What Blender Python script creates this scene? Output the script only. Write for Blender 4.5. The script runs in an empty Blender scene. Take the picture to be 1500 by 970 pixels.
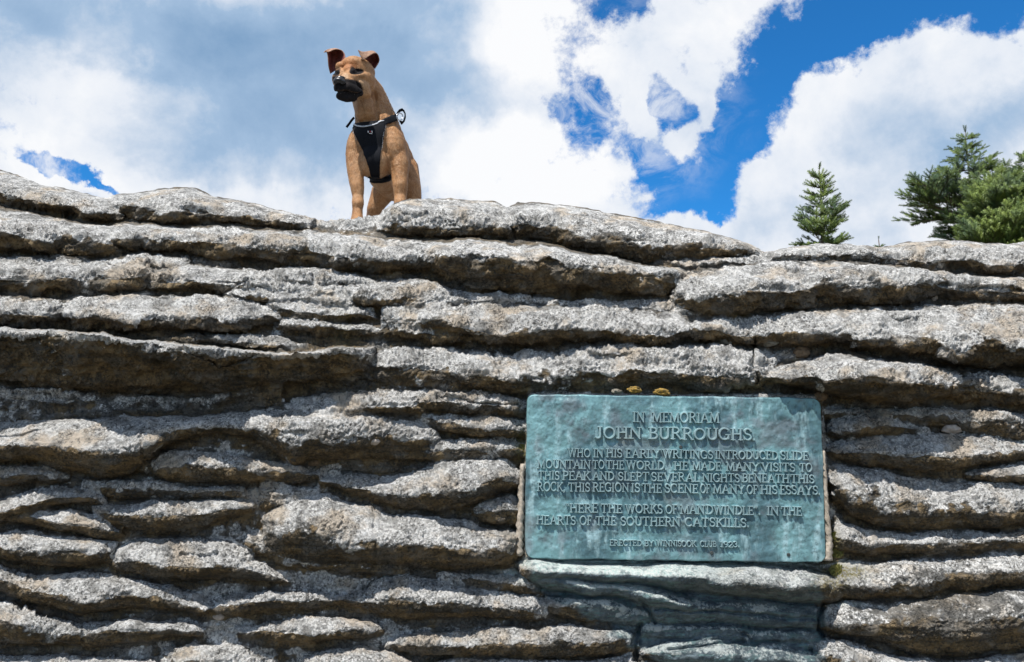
import bpy, bmesh, math, random
import numpy as np
from mathutils import Vector, Matrix
from mathutils.bvhtree import BVHTree
random.seed(7); np.random.seed(7)
R = math.radians
sc = bpy.context.scene
C = sc.collection

# ------------------------------------------------------------------ camera
FPX = 1170.0; PITCH = R(9.0); CAMZ = 1.5
cd = bpy.data.cameras.new('camera'); cam = bpy.data.objects.new('camera', cd); C.objects.link(cam)
cam.location = (0, 0, CAMZ); cam.rotation_euler = (math.pi/2 + PITCH, 0, 0)
cd.sensor_width = 36; cd.lens = FPX/1500*36; cd.clip_end = 3000; cd.clip_start = 0.05
sc.camera = cam
# ------------------------------------------------------------------ light
SUN = Vector((-0.30, -0.50, 1.0)).normalized()
sl = bpy.data.lights.new('sun', 'SUN'); so = bpy.data.objects.new('sun', sl); C.objects.link(so)
sl.energy = 5.0; sl.angle = R(0.55); sl.color = (1.0, 0.955, 0.89)
so.rotation_euler = SUN.to_track_quat('Z', 'Y').to_euler(); so.location = (-3, -4, 10)
sc.view_settings.view_transform = 'Standard'; sc.view_settings.look = 'None'
sc.view_settings.exposure = 0.42; sc.view_settings.gamma = 1.0; sc.view_settings.use_curve_mapping = False

def rayd(px, py):
    """world direction of a photograph point, scaled so that its y is 1"""
    a = (np.asarray(px, float)-750)/FPX; b = (485-np.asarray(py, float))/FPX
    c, s = math.cos(PITCH), math.sin(PITCH)
    dy = c - b*s; dz = s + b*c
    return a/dy, dz/dy
def P(px, py, Y):
    dx, dz = rayd(px, py)
    return Vector((float(dx)*Y, Y, CAMZ + float(dz)*Y))
def pxm(px, py, Y):
    """metres per photograph pixel at that point"""
    dx, dz = rayd(px, py)
    return (Y*math.cos(PITCH) + float(dz)*Y*math.sin(PITCH))/FPX

# ------------------------------------------------------------------ node helper
class NT:
    def __init__(s, tree): s.t = tree; s.n = tree.nodes; s.l = tree.links; s.n.clear()
    def new(s, typ, **kw):
        nd = s.n.new(typ)
        for k, v in kw.items(): setattr(nd, k, v)
        return nd
    def put(s, sock, v):
        if isinstance(v, bpy.types.NodeSocket): s.l.new(v, sock)
        elif v is not None: sock.default_value = v
    def math(s, op, a, b=None, c=None, clamp=False):
        nd = s.new('ShaderNodeMath', operation=op, use_clamp=clamp)
        s.put(nd.inputs[0], a); s.put(nd.inputs[1], b)
        if c is not None: s.put(nd.inputs[2], c)
        return nd.outputs[0]
    def vmath(s, op, a, b=None, out=0):
        nd = s.new('ShaderNodeVectorMath', operation=op)
        s.put(nd.inputs[0], a); s.put(nd.inputs[1], b)
        return nd.outputs[out]
    def noise(s, vec, scale, detail=4, rough=.55, dist=0, col=False):
        nd = s.new('ShaderNodeTexNoise'); s.put(nd.inputs['Vector'], vec)
        nd.inputs['Scale'].default_value = scale; nd.inputs['Detail'].default_value = detail
        nd.inputs['Roughness'].default_value = rough; nd.inputs['Distortion'].default_value = dist
        return nd.outputs[1 if col else 0]
    def mr(s, v, a, b, c=0., d=1., smooth=True):
        nd = s.new('ShaderNodeMapRange', interpolation_type='SMOOTHSTEP' if smooth else 'LINEAR')
        s.put(nd.inputs[0], v)
        for i, x in enumerate((a, b, c, d)): s.put(nd.inputs[i+1], x)
        return nd.outputs[0]
    def mix(s, f, a, b, blend='MIX'):
        nd = s.new('ShaderNodeMix', data_type='RGBA', blend_type=blend)
        s.put(nd.inputs[0], f)
        s.put(nd.inputs[6], a if not isinstance(a, tuple) else (*a[:3], 1))
        s.put(nd.inputs[7], b if not isinstance(b, tuple) else (*b[:3], 1))
        return nd.outputs[2]
    def attr(s, name, out=2):
        nd = s.new('ShaderNodeAttribute'); nd.attribute_name = name; return nd.outputs[out]
    def mapping(s, vec, scale, loc=(0, 0, 0), rot=(0, 0, 0), typ='POINT'):
        nd = s.new('ShaderNodeMapping', vector_type=typ); s.put(nd.inputs[0], vec)
        nd.inputs['Location'].default_value = loc; nd.inputs['Rotation'].default_value = rot
        nd.inputs['Scale'].default_value = scale
        return nd.outputs[0]
def newmat(name):
    m = bpy.data.materials.new(name); m.use_nodes = True
    t = NT(m.node_tree); b = t.new('ShaderNodeBsdfPrincipled'); o = t.new('ShaderNodeOutputMaterial')
    t.l.new(b.outputs[0], o.inputs[0]); return m, t, b
def bump(t, b, h, strength=.5, dist=.01):
    nd = t.new('ShaderNodeBump'); nd.inputs['Strength'].default_value = strength
    nd.inputs['Distance'].default_value = dist; t.l.new(h, nd.inputs['Height'])
    t.l.new(nd.outputs[0], b.inputs['Normal'])

# ------------------------------------------------------------------ sky and clouds
w = bpy.data.worlds.new('World'); sc.world = w; w.use_nodes = True
t = NT(w.node_tree)
sky = t.new('ShaderNodeTexSky', sky_type='NISHITA'); sky.sun_disc = False
sky.sun_elevation = math.asin(SUN.z); sky.sun_rotation = math.atan2(SUN.x, SUN.y)
sky.altitude = 1200; sky.dust_density = .2; sky.air_density = 1.0; sky.ozone_density = 2.5
tc = t.new('ShaderNodeTexCoord').outputs['Generated']
sp = t.new('ShaderNodeSeparateXYZ'); t.l.new(tc, sp.inputs[0])
az = t.math('MULTIPLY', t.math('ARCTAN2', sp.outputs[0], sp.outputs[1]), 11.7)
el = t.math('MULTIPLY', t.math('ARCSINE', sp.outputs[2]), 11.7)
cb = t.new('ShaderNodeCombineXYZ'); t.l.new(az, cb.inputs[0]); t.l.new(el, cb.inputs[1])
wa = t.vmath('SUBTRACT', t.noise(tc, 5.0, 5, .55, col=True), (.5, .5, .5))
wb = t.vmath('SUBTRACT', t.noise(tc, 19.0, 6, .62, col=True), (.5, .5, .5))
sc1 = t.new('ShaderNodeVectorMath', operation='SCALE'); t.l.new(wa, sc1.inputs[0]); sc1.inputs[3].default_value = .85
sc2 = t.new('ShaderNodeVectorMath', operation='SCALE'); t.l.new(wb, sc2.inputs[0]); sc2.inputs[3].default_value = .85
pv = t.vmath('ADD', t.vmath('ADD', cb.outputs[0], sc1.outputs[0]), sc2.outputs[0])
def ae(px, py):
    dx, dz = rayd(px, py); n = math.sqrt(dx*dx+1+dz*dz)
    return math.atan2(dx, 1)*11.7, math.asin(dz/n)*11.7
def blobs(lst, base):
    acc = base
    for (px, py, ra, rb, ang, wgt) in lst:
        a, e = ae(px, py)
        m = t.mapping(pv, (ra/100, rb/100, 1), (a, e, 0), (0, 0, R(ang)), 'TEXTURE')
        L = t.vmath('LENGTH', m, out=1)
        acc = t.math('ADD', acc, t.mr(L, 0.25, 1.25, wgt, 0.0))
    return acc
# where the cloud cover breaks (negative) and thickens (positive)
HOLES = [(1340, 5, 240, 50, 3, -1.25), (1210, 75, 105, 52, 10, -1.2), (1120, 140, 60, 100, -15, -1.1),
         (1075, 215, 48, 62, -10, -1.1), (1025, 285, 70, 42, 15, -1.2), (965, 255, 45, 50, 0, -1.0),
         (862, 185, 52, 76, -20, -.56), (905, 140, 30, 40, 10, -.45), (982, 140, 26, 62, 20, -.70), (1000, 175, 30, 26, 40, -.4), (925, 5, 60, 22, 0, -.7),
         (1030, 60, 60, 30, 0, -.4), (84, 243, 60, 16, -18, -1.45), (140, 276, 40, 9, -8, -1.2), (1480, 25, 60, 34, 20, -1.0),
         (990, 60, 150, 66, -8, .55), (1045, 140, 24, 90, 10, .75), (1010, 205, 46, 26, 30, .65), (940, 150, 22, 90, 20, .75),
         (900, 240, 40, 40, 0, .4), (1330, 180, 240, 120, 12, .9), (1480, 105, 100, 62, 30, .7), (1140, 250, 80, 90, 0, .7),
         (1000, 340, 120, 28, 0, .9), (760, 260, 160, 90, 0, .6), (700, 70, 240, 160, 0, .6), (260, 110, 520, 210, 0, 1.1), (1290, 330, 180, 60, 0, .8), (300, 270, 200, 70, 0, .6), (560, 240, 160, 90, 0, .5)]
dn = t.noise(tc, 9.0, 7, .6)
d2n = t.noise(tc, 30.0, 6, .68)
cov = t.math('ADD', blobs(HOLES, 0.62), t.math('MULTIPLY', t.math('SUBTRACT', dn, .5), 3.3))
cov = t.math('ADD', cov, t.math('MULTIPLY', t.math('SUBTRACT', d2n, .5), 2.2))
big = t.noise(t.mapping(tc, (1, 1, 1), (3.1, 1.7, .4)), 1.6, 3, .5)
front = t.mr(t.vmath('LENGTH', t.mapping(cb.outputs[0], (11, 6.5, 1), (0, 3.2, 0), typ='TEXTURE'), out=1), .8, 1.5, 0, 1)
cov = t.math('ADD', cov, t.math('MULTIPLY', front, t.math('SUBTRACT', t.math('MULTIPLY', t.math('SUBTRACT', big, .5), 2.6), -.12)))
cmask = t.mr(cov, .02, .92, 0, 1)
vl_ = t.mr(t.noise(t.mapping(tc, (1, 1, 1.6)), 16.0, 7, .68, .6), .40, .66, 0, .80)
def soft_spot(px, py, ra, rb, ang):
    a, e_ = ae(px, py); m = t.mapping(pv, (ra/100, rb/100, 1), (a, e_, 0), (0, 0, R(ang)), 'TEXTURE')
    return t.mr(t.vmath('LENGTH', m, out=1), .3, 1.3, 1.0, 0.0)
vs_ = t.math('ADD', soft_spot(930, 150, 150, 130, 0), soft_spot(90, 240, 110, 60, 0), clamp=True)
cmask = t.math('MAXIMUM', cmask, t.math('MULTIPLY', vl_, vs_))
# thin and thick parts of the cloud: grey blue where the cloud is deep, white at its sunlit edges
GREY = [(440, 120, 290, 105, -8, .66), (330, 55, 420, 80, 0, .18), (640, 120, 170, 60, -10, .35), (420, 230, 260, 70, -5, .5),
        (60, 130, 150, 90, 0, -.16), (60, 235, 130, 50, 0, -.30), (140, 30, 260, 60, 0, .30), (110, 150, 120, 70, 10, -.1), (200, 190, 160, 70, 0, .12), (800, 50, 120, 85, -15, -.8), (590, 25, 190, 60, 0, .55), (0, 60, 130, 90, 0, .35), (760, 250, 160, 75, 0, -.8),
        (1450, 200, 130, 55, 20, .55), (1290, 190, 130, 50, 15, .20), (1230, 330, 200, 50, 0, .14), (1110, 320, 90, 40, 0, .2),
        (280, 290, 200, 30, 0, -.15), (900, 300, 120, 25, 0, .2)]
gn = t.noise(tc, 7.5, 8, .62, .3)
gr = t.math('ADD', blobs(GREY, .25), t.math('MULTIPLY', t.math('SUBTRACT', gn, .5), 1.25))
gr = t.math('ADD', gr, t.math('MULTIPLY', front, .25))  # clouds out of view are greyed to lower the ambient light
gr = t.math('ADD', gr, t.math('MULTIPLY', t.math('SUBTRACT', dn, .5), -.9))
gmask = t.mr(gr, -.05, 1.45, 0, 1, smooth=False)
rmp = t.new('ShaderNodeValToRGB'); t.l.new(gmask, rmp.inputs[0])
e = rmp.color_ramp.elements
e[0].position = 0; e[0].color = (.97, .98, 1.0, 1)
e[1].position = 1; e[1].color = (.22, .37, .58, 1)
x = e.new(.25); x.color = (.80, .85, .93, 1)
x = e.new(.6); x.color = (.37, .52, .72, 1)
skc = t.mix(1.0, sky.outputs[0], (.17, .76, 1.18), 'MULTIPLY')
bg1 = t.new('ShaderNodeBackground'); t.l.new(skc, bg1.inputs[0]); bg1.inputs[1].default_value = .112
bg2 = t.new('ShaderNodeBackground'); t.l.new(rmp.outputs[0], bg2.inputs[0]); bg2.inputs[1].default_value = .745
ms = t.new('ShaderNodeMixShader'); t.l.new(cmask, ms.inputs[0]); t.l.new(bg1.outputs[0], ms.inputs[1]); t.l.new(bg2.outputs[0], ms.inputs[2])
wo = t.new('ShaderNodeOutputWorld'); t.l.new(ms.outputs[0], wo.inputs[0])

# ------------------------------------------------------------------ noise in numpy
_rs = np.random.RandomState(3)
_perm = _rs.permutation(256).astype(np.int32); _perm = np.concatenate([_perm, _perm, _perm])
_g = _rs.normal(size=(256, 3)).astype(np.float32); _g /= np.linalg.norm(_g, axis=1, keepdims=True)
def perlin(x, y, z):
    x = np.asarray(x, np.float32); y = np.asarray(y, np.float32); z = np.asarray(z, np.float32)
    xi = np.floor(x).astype(np.int32); yi = np.floor(y).astype(np.int32); zi = np.floor(z).astype(np.int32)
    xf = x-xi; yf = y-yi; zf = z-zi
    u = xf*xf*xf*(xf*(xf*6-15)+10); v = yf*yf*yf*(yf*(yf*6-15)+10); w_ = zf*zf*zf*(zf*(zf*6-15)+10)
    xi &= 255; yi &= 255; zi &= 255
    def gr_(a, b, c):
        h = _perm[_perm[_perm[(xi+a) & 255]+((yi+b) & 255)]+((zi+c) & 255)] & 255
        g = _g[h]
        return g[..., 0]*(xf-a)+g[..., 1]*(yf-b)+g[..., 2]*(zf-c)
    def L(a, b, f): return a+(b-a)*f
    return L(L(L(gr_(0, 0, 0), gr_(1, 0, 0), u), L(gr_(0, 1, 0), gr_(1, 1, 0), u), v),
             L(L(gr_(0, 0, 1), gr_(1, 0, 1), u), L(gr_(0, 1, 1), gr_(1, 1, 1), u), v), w_)*1.6
def fbm(x, y, z, o=4, g=.5, billow=False):
    a = 1.0; s = 0; f = 1.0
    for i in range(o):
        n = perlin(x*f+17.3*i, y*f+5.1*i, z*f+9.7*i)
        s = s + a*(np.abs(n)*2-.6 if billow else n); a *= g; f *= 2.03
    return s
def sstep(a, b, x):
    q = np.clip((x-a)/(b-a), 0, 1); return q*q*(3-2*q)

# ------------------------------------------------------------------ object helpers
def tag(o, label=None, cat=None, group=None, kind=None):
    if label: o['label'] = label
    if cat: o['category'] = cat
    if group: o['group'] = group
    if kind: o['kind'] = kind
    return o
def empty(name, loc, label=None, cat=None, group=None, kind=None, rot=(0, 0, 0)):
    o = bpy.data.objects.new(name, None); C.objects.link(o); o.location = loc; o.rotation_euler = rot
    o.empty_display_size = .1
    return tag(o, label, cat, group, kind)
def mesh_np(name, V, F, mat, parent=None, smooth=True, attrs=None, normals=None, origin=None):
    """V: nverts x 3 world, F: nfaces x 4 (or 3) -> one linked object (its origin at the parent's)"""
    V = np.asarray(V, np.float32).copy(); F = np.asarray(F, np.int32)
    off = Vector(origin) if origin is not None else (parent.location.copy() if parent else Vector((0, 0, 0)))
    V -= np.array(off, np.float32)
    me = bpy.data.meshes.new(name); k = F.shape[1]
    me.vertices.add(len(V)); me.vertices.foreach_set('co', V.ravel())
    me.loops.add(F.size); me.loops.foreach_set('vertex_index', F.ravel())
    me.polygons.add(len(F)); me.polygons.foreach_set('loop_start', np.arange(0, F.size, k, dtype=np.int32))
    me.update(calc_edges=True)
    me.polygons.foreach_set('use_smooth', np.full(len(F), smooth))
    if attrs:
        for n_, a in attrs.items():
            a = np.asarray(a, np.float32)
            if a.ndim == 1:
                at = me.attributes.new(n_, 'FLOAT', 'POINT'); at.data.foreach_set('value', a)
            else:
                at = me.attributes.new(n_, 'FLOAT_VECTOR', 'POINT'); at.data.foreach_set('vector', a.ravel())
    if mat: me.materials.append(mat)
    if normals is not None:
        me.normals_split_custom_set_from_vertices(np.asarray(normals, np.float32))
    me.update()
    o = bpy.data.objects.new(name, me); C.objects.link(o)
    if parent:
        o.parent = parent; o.location = Vector(off)-parent.location if origin is not None else (0, 0, 0)
    else: o.location = off
    return o
def mesh_py(name, V, F, mat, parent=None, smooth=True, local=False):
    me = bpy.data.meshes.new(name); off = Vector((0, 0, 0))
    if parent and not local: off = parent.location
    me.from_pydata([tuple(Vector(v)-off) for v in V], [], F)
    me.polygons.foreach_set('use_smooth', [smooth]*len(me.polygons))
    if mat: me.materials.append(mat)
    bm = bmesh.new(); bm.from_mesh(me); bmesh.ops.recalc_face_normals(bm, faces=bm.faces); bm.to_mesh(me); bm.free()
    o = bpy.data.objects.new(name, me); C.objects.link(o); o.parent = parent
    return o

# ------------------------------------------------------------------ materials
# stone
rock, t, b = newmat('weathered_sandstone')
geo = t.new('ShaderNodeNewGeometry').outputs['Position']
lich_shade = t.attr('lichen'); verd = t.attr('verd'); moss = t.attr('moss')
n_s = t.noise(geo, 7, 6, .6); n_m = t.noise(geo, 30, 6, .65); n_f = t.noise(geo, 130, 5, .7)
str_ = t.noise(t.mapping(geo, (3, 3, 26)), 1.6, 5, .6)
brown = t.mix(t.mr(n_m, .38, .62), (.105, .078, .044), (.22, .16, .088))
brown = t.mix(t.math('MULTIPLY', t.mr(str_, .48, .64), .8), brown, (.042, .038, .032))
brown = t.mix(t.math('MULTIPLY', t.mr(n_s, .50, .66), .7), brown, (.26, .185, .10))
brown = t.mix(t.math('MULTIPLY', t.mr(t.noise(geo, 13, 4, .6), .46, .60), .6), brown, (.15, .145, .135))
grey = t.mix(t.mr(n_m, .35, .65), (.15, .148, .14), (.31, .30, .28))
crust = t.mix(t.mr(n_f, .40, .56), (.48, .475, .46), (.96, .95, .92))
crust = t.mix(t.math('MULTIPLY', t.mr(n_s, .50, .64), .75), crust, (.68, .56, .42))
crust = t.mix(t.math('MULTIPLY', t.mr(t.noise(geo, 16, 4, .65), .52, .62), .7), crust, (.29, .285, .27))
vor = t.new('ShaderNodeTexVoronoi'); t.l.new(t.vmath('ADD', geo, t.noise(geo, 60, 3, .6, col=True)), vor.inputs['Vector']); vor.inputs['Scale'].default_value = 120
base = t.mix(t.mr(lich_shade, .10, .42), brown, grey)
lm = t.math('ADD', lich_shade, t.math('MULTIPLY', t.math('SUBTRACT', n_m, .5), 1.3))
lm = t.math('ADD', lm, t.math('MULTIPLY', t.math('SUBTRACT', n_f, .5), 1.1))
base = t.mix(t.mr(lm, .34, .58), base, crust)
# dark speckle of black lichen and pits
blk = t.math('MULTIPLY', t.mr(t.noise(geo, 65, 5, .7), .54, .60), t.mr(t.noise(geo, 9, 3, .6), .36, .58))
base = t.mix(t.math('MULTIPLY', blk, .7), base, (.03, .03, .032))
spk = t.math('MULTIPLY', t.mr(t.noise(geo, 125, 3, .75), .53, .60), t.mr(t.noise(geo, 11, 4, .6), .40, .54))
base = t.mix(t.math('MULTIPLY', spk, .80), base, (.05, .048, .042))
v2 = t.new('ShaderNodeTexVoronoi', feature='DISTANCE_TO_EDGE'); t.l.new(t.vmath('ADD', geo, t.vmath('MULTIPLY', t.noise(geo, 90, 3, .6, col=True), (.012, .012, .012))), v2.inputs['Vector']); v2.inputs['Scale'].default_value = 85
gapm = t.math('MULTIPLY', t.mr(v2.outputs['Distance'], .16, .03), t.mr(t.noise(geo, 22, 4, .6), .38, .56))
base = t.mix(t.math('MULTIPLY', gapm, .42), base, (.055, .052, .045))
vb = t.mix(t.mr(n_m, .35, .65), (.085, .115, .135), (.20, .25, .27))
vb = t.mix(t.mr(t.noise(t.mapping(geo, (12, 12, 60)), 2, 4, .6), .5, .62), vb, (.15, .235, .24))
vb = t.mix(t.mr(t.math('ADD', lm, t.math('MULTIPLY', t.noise(geo, 14, 3), .3)), .72, 1.0), vb, (.62, .68, .66))
base = t.mix(verd, base, vb)
vl = t.attr('leach_sun')
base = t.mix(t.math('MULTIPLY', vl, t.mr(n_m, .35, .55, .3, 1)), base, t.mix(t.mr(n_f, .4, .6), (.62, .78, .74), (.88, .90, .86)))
base = t.mix(t.math('MULTIPLY', moss, t.mr(n_f, .42, .56)), base, (.21, .18, .055))
t.l.new(base, b.inputs['Base Color']); b.inputs['Roughness'].default_value = .92
b.inputs['Specular IOR Level'].default_value = .25
hh = t.math('ADD', t.math('MULTIPLY', n_m, 1.0), t.math('MULTIPLY', n_f, .55))
hh = t.math('ADD', hh, t.math('MULTIPLY', t.math('MULTIPLY', vor.outputs['Distance'], lich_shade), -.5))
hh = t.math('ADD', hh, t.math('MULTIPLY', gapm, -.45))
hh = t.math('ADD', hh, t.math('MULTIPLY', spk, -.5))
bump(t, b, hh, .8, .012)
ROCK = rock

def simple(name, col, rough=.6, col2=None, scale=40, bumpd=0, metal=0, spec=.4):
    m, t, b = newmat(name)
    g = t.new('ShaderNodeTexCoord').outputs['Object']
    n = t.noise(g, scale, 5, .6)
    c2 = col2 or tuple(c*.6 for c in col)
    t.l.new(t.mix(t.mr(n, .35, .65), col, c2), b.inputs['Base Color'])
    b.inputs['Roughness'].default_value = rough; b.inputs['Metallic'].default_value = metal
    b.inputs['Specular IOR Level'].default_value = spec
    if bumpd: bump(t, b, n, .6, bumpd)
    return m

# ------------------------------------------------------------------ the ledge: surface of a real outcrop
# beds of stone: (points (x, upper edge, lower edge), where the lip lies, how proud)
B = []
def bed(pts, lip=.5, k=.52, off=0.0, pw=1.75): B.append((np.array(pts, float), lip, k, off, pw))
# --- crest, from the left
bed([(-120,230,292),(-30,245,294),(0,249,297),(33,259,304),(93,276,313),(148,288,323),(180,302,327)], .55, .6)
bed([(-120,300,366),(-20,299,370),(0,301,370),(60,312,371),(110,325,372),(160,336,372),(190,345,370)], .42, .6)
bed([(148,290,296),(170,285,312),(205,282,322),(240,276,326),(285,274,328),(315,288,329),(356,294,330),(385,301,329),(402,308,330)], .5, .6)
bed([(375,303,328),(400,307,332),(430,312,334),(458,319,335)], .4, .6)
bed([(130,333,367),(200,328,367),(260,328,368),(315,329,375),(360,331,381),(400,333,387),(450,336,393),(500,341,397),(560,348,399),(610,350,396),(650,352,392)], .48, .62)
bed([(610,350,380),(650,350,410),(690,350,424),(760,353,430),(820,360,431),(870,370,428),(910,380,430),(950,388,436),(985,392,430),(1015,398,420)], .30, .85, .0, 1.15)
bed([(550,318,336),(575,298,342),(600,291,346),(640,291,347),(700,293,349),(745,300,351),(765,307,348)], .5, .6)
bed([(558,303,316),(590,296,322),(620,298,323),(645,303,319)], .55, .9, .02)
bed([(738,304,345),(780,296,352),(830,301,362),(890,311,376),(945,321,385),(1000,332,380),(1040,340,376),(1080,351,373),(1118,366,370)], .42, .62)
bed([(955,382,392),(1000,376,397),(1060,374,393),(1120,371,387),(1155,367,380)], .5)
bed([(1108,369,378),(1150,364,381),(1190,358,381),(1240,357,383),(1290,362,385),(1340,353,398),(1400,352,400),(1450,355,403),(1500,353,407),(1600,350,412)], .5, .6)
bed([(985,395,455),(1030,392,464),(1070,389,464),(1110,384,461),(1150,380,454),(1200,379,450),(1260,381,447),(1330,386,444),(1375,390,438),(1410,396,428),(1450,400,424)], .46, .6)
bed([(1370,398,436),(1430,401,440),(1500,404,440),(1600,405,440)], .4, .6)
# --- second course
bed([(-120,382,428),(-30,380,430),(50,382,431),(110,380,432),(160,384,431),(200,375,429),(235,385,415)], .40)
bed([(-40,372,388),(60,376,390),(140,374,392),(200,370,390),(280,374,388)], .5, .5)
bed([(205,398,426),(240,386,430),(290,388,430),(345,392,430),(390,398,434),(430,406,438),(470,412,440),(510,418,442)], .5)
bed([(390,395,418),(430,390,420),(480,392,424),(520,400,424),(560,408,424)], .55)
bed([(330,418,440),(380,416,446),(430,420,452),(480,424,455),(520,428,452)], .55)
bed([(495,415,445),(540,410,450),(590,407,456),(630,408,458),(665,424,452),(690,438,448)], .5, .45)
bed([(520,422,446),(560,416,440),(610,412,436),(660,420,440)], .6, .6, .01)
bed([(-120,424,476),(-30,426,478),(0,428,478),(50,432,480),(92,441,479)], .5, .6)
bed([(88,440,474),(125,430,485),(170,428,487),(220,425,485),(270,427,485),(320,433,485),(370,439,483),(402,446,476)], .60, .6)
bed([(270,434,455),(330,440,465),(380,444,472),(420,452,470)], .5, .6, .01)
bed([(380,438,462),(430,436,470),(480,440,474),(525,446,470),(550,452,464)], .5)
bed([(400,462,482),(440,464,490),(490,470,494),(530,474,492),(560,478,488)], .5)
bed([(190,480,495),(230,477,503),(265,484,506),(300,492,502)], .5)
bed([(300,488,502),(360,490,510),(400,494,516),(440,502,520),(478,508,516)], .5)
bed([(140,484,496),(190,492,504),(240,496,508),(290,504,512)], .4, .7)
# the big brown undercut
bed([(-120,478,550),(-30,478,553),(0,479,554),(60,481,558),(130,486,566),(170,491,572),(230,498,578),(290,505,584),(340,509,577),(400,515,566),(460,512,560),(510,508,558),(548,508,560)], .07, 1.04, .0, 1.0)
bed([(400,508,545),(450,512,556),(500,512,560),(545,516,560)], .25, .5, .01)
# below the big overhang of the crest
bed([(660,426,444),(720,430,446),(800,434,448),(880,436,452),(940,440,456),(990,446,462)], .4, .3)
bed([(985,448,466),(1010,440,468),(1050,438,467)], .5, .3)
bed([(555,446,482),(600,440,490),(640,439,494),(680,445,498),(720,445,508),(770,443,509),(820,445,503),(870,447,500),(920,450,506),(960,455,513),(1000,460,500),(1035,464,494)], .58, .58)
bed([(560,466,492),(600,470,500),(640,476,504),(690,482,506)], .5, .55, .015)
bed([(530,530,548),(570,510,560),(610,502,566),(660,506,570),(700,511,575),(750,512,582),(800,507,579),(850,501,577),(900,502,577),(950,505,577),(1000,502,574),(1050,501,572),(1100,508,571),(1137,520,560)], .52, .36)
bed([(835,504,520),(880,500,528),(930,502,534),(980,508,534),(1030,512,530)], .5, .5, .02)
bed([(995,466,496),(1050,464,502),(1100,462,505),(1150,457,505),(1200,451,506),(1240,448,510),(1290,447,520),(1340,447,529),(1400,446,537),(1450,445,540),(1500,443,540),(1600,440,536)], .62, .60)
bed([(1268,452,472),(1330,450,474),(1400,452,478),(1470,456,480),(1500,460,480)], .5, .6, .03)
bed([(1112,546,560),(1150,534,567),(1200,521,576),(1250,517,586),(1300,518,590),(1350,523,590),(1390,532,584),(1422,550,576)], .60, .66, .045)
bed([(1385,540,580),(1440,542,592),(1500,551,597),(1600,556,600)], .45, .45)
bed([(1040,506,520),(1070,500,522),(1100,503,520)], .5, .5)
# --- left side below the undercut
bed([(-120,566,615),(0,568,614),(120,572,612),(240,580,608),(300,574,606),(350,566,604),(420,562,598)], .3, .22)
bed([(-120,618,672),(-30,616,676),(0,615,678),(50,614,674),(100,613,693),(150,612,701),(190,610,696),(215,608,680),(250,607,650),(320,605,632),(350,606,640),(380,608,650)], .58, .56)
bed([(198,610,628),(212,605,630),(240,606,628)], .5, .7, .03)
bed([(235,608,630),(300,606,628),(350,602,640),(400,596,662),(430,590,688),(455,588,676),(500,587,674),(550,596,670),(600,608,666),(642,620,662)], .52, .54)
bed([(400,594,620),(430,584,630),(480,576,622),(530,571,616),(580,570,612),(630,576,610)], .6, .5, .01)
bed([(560,572,596),(620,568,602),(680,570,608),(730,576,612),(772,584,612)], .45)
bed([(600,600,622),(650,602,630),(700,606,640),(740,610,643),(774,616,642)], .5)
bed([(560,640,668),(620,646,676),(680,640,680),(730,640,676),(774,646,672)], .4, .4)
bed([(188,676,690),(230,664,698),(280,660,704),(340,664,707),(400,671,709),(440,679,707),(470,688,702)], .38, .5)
bed([(-120,684,712),(-20,681,712),(0,680,714),(40,675,712),(80,681,706),(102,690,701)], .5)
bed([(-120,722,762),(-30,728,764),(0,728,766),(40,714,760),(80,708,738),(120,713,738),(158,730,742)], .55)
bed([(5,746,766),(60,742,774),(100,742,780),(140,755,786),(182,776,787)], .6, .6, .005)
bed([(135,742,768),(190,737,777),(230,731,782),(280,734,780),(330,732,762),(372,734,746)], .35, .52)
bed([(120,700,722),(180,704,730),(240,708,730),(300,710,730),(360,712,728)], .3, .3)
bed([(-120,780,810),(-30,775,814),(0,774,818),(40,773,827),(90,783,830),(130,787,830),(168,795,826)], .5, .55)
bed([(156,818,828),(180,798,839),(220,788,846),(275,790,851),(330,796,849),(365,808,849),(395,832,853),(424,850,855)], .60, .56)
bed([(-120,820,858),(-30,822,860),(0,825,869),(30,838,881),(70,839,892),(115,838,901),(160,839,895),(200,848,891),(240,858,891),(275,870,900),(314,878,900)], .56, .54)
bed([(305,880,900),(350,868,899),(400,862,893),(450,866,891),(490,872,889),(514,878,886)], .5)
bed([(360,776,800),(420,800,830),(470,812,836),(540,820,842),(600,826,846)], .3, .25)
bed([(-120,872,936),(-30,875,939),(0,877,941),(40,888,943),(90,907,945),(134,918,944)], .42, .54)
bed([(108,914,944),(150,908,947),(190,905,943),(230,910,934),(300,918,936)], .4)
bed([(-120,955,1010),(-30,957,1005),(0,959,1005),(100,957,1008),(190,960,1010),(240,970,1005)], .5)
bed([(345,918,934),(400,910,941),(450,902,942),(500,903,939),(562,914,926)], .5)
bed([(235,950,995),(280,940,1000),(330,944,1005),(390,962,1000)], .4, .4)
bed([(440,967,1000),(480,950,1004),(530,946,1006),(580,957,1005),(630,972,1000)], .5)
bed([(463,702,712),(510,696,722),(555,701,735),(600,689,743),(640,675,749),(680,667,745),(715,666,731),(745,671,721),(766,690,712)], .56, .56)
bed([(380,700,742),(420,708,742),(470,716,735)], .3, .2)
bed([(688,738,756),(720,728,766),(750,722,772),(770,732,770)], .4, .5)
bed([(380,775,786),(388,752,800),(405,742,808),(440,731,817),(480,721,824),(520,737,827),(560,746,828),(600,760,826)], .52, .58)
bed([(505,760,822),(552,752,827),(580,751,829),(615,751,832),(670,760,834),(715,769,832),(750,772,826),(765,782,812)], .52, .58)
bed([(478,874,884),(540,862,891),(560,848,901),(585,844,905),(640,849,906),(700,861,905),(750,869,909),(790,875,912),(806,888,904)], .50, .56)
bed([(640,835,858),(700,838,864),(760,842,872),(790,852,874)], .4, .35)
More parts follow.
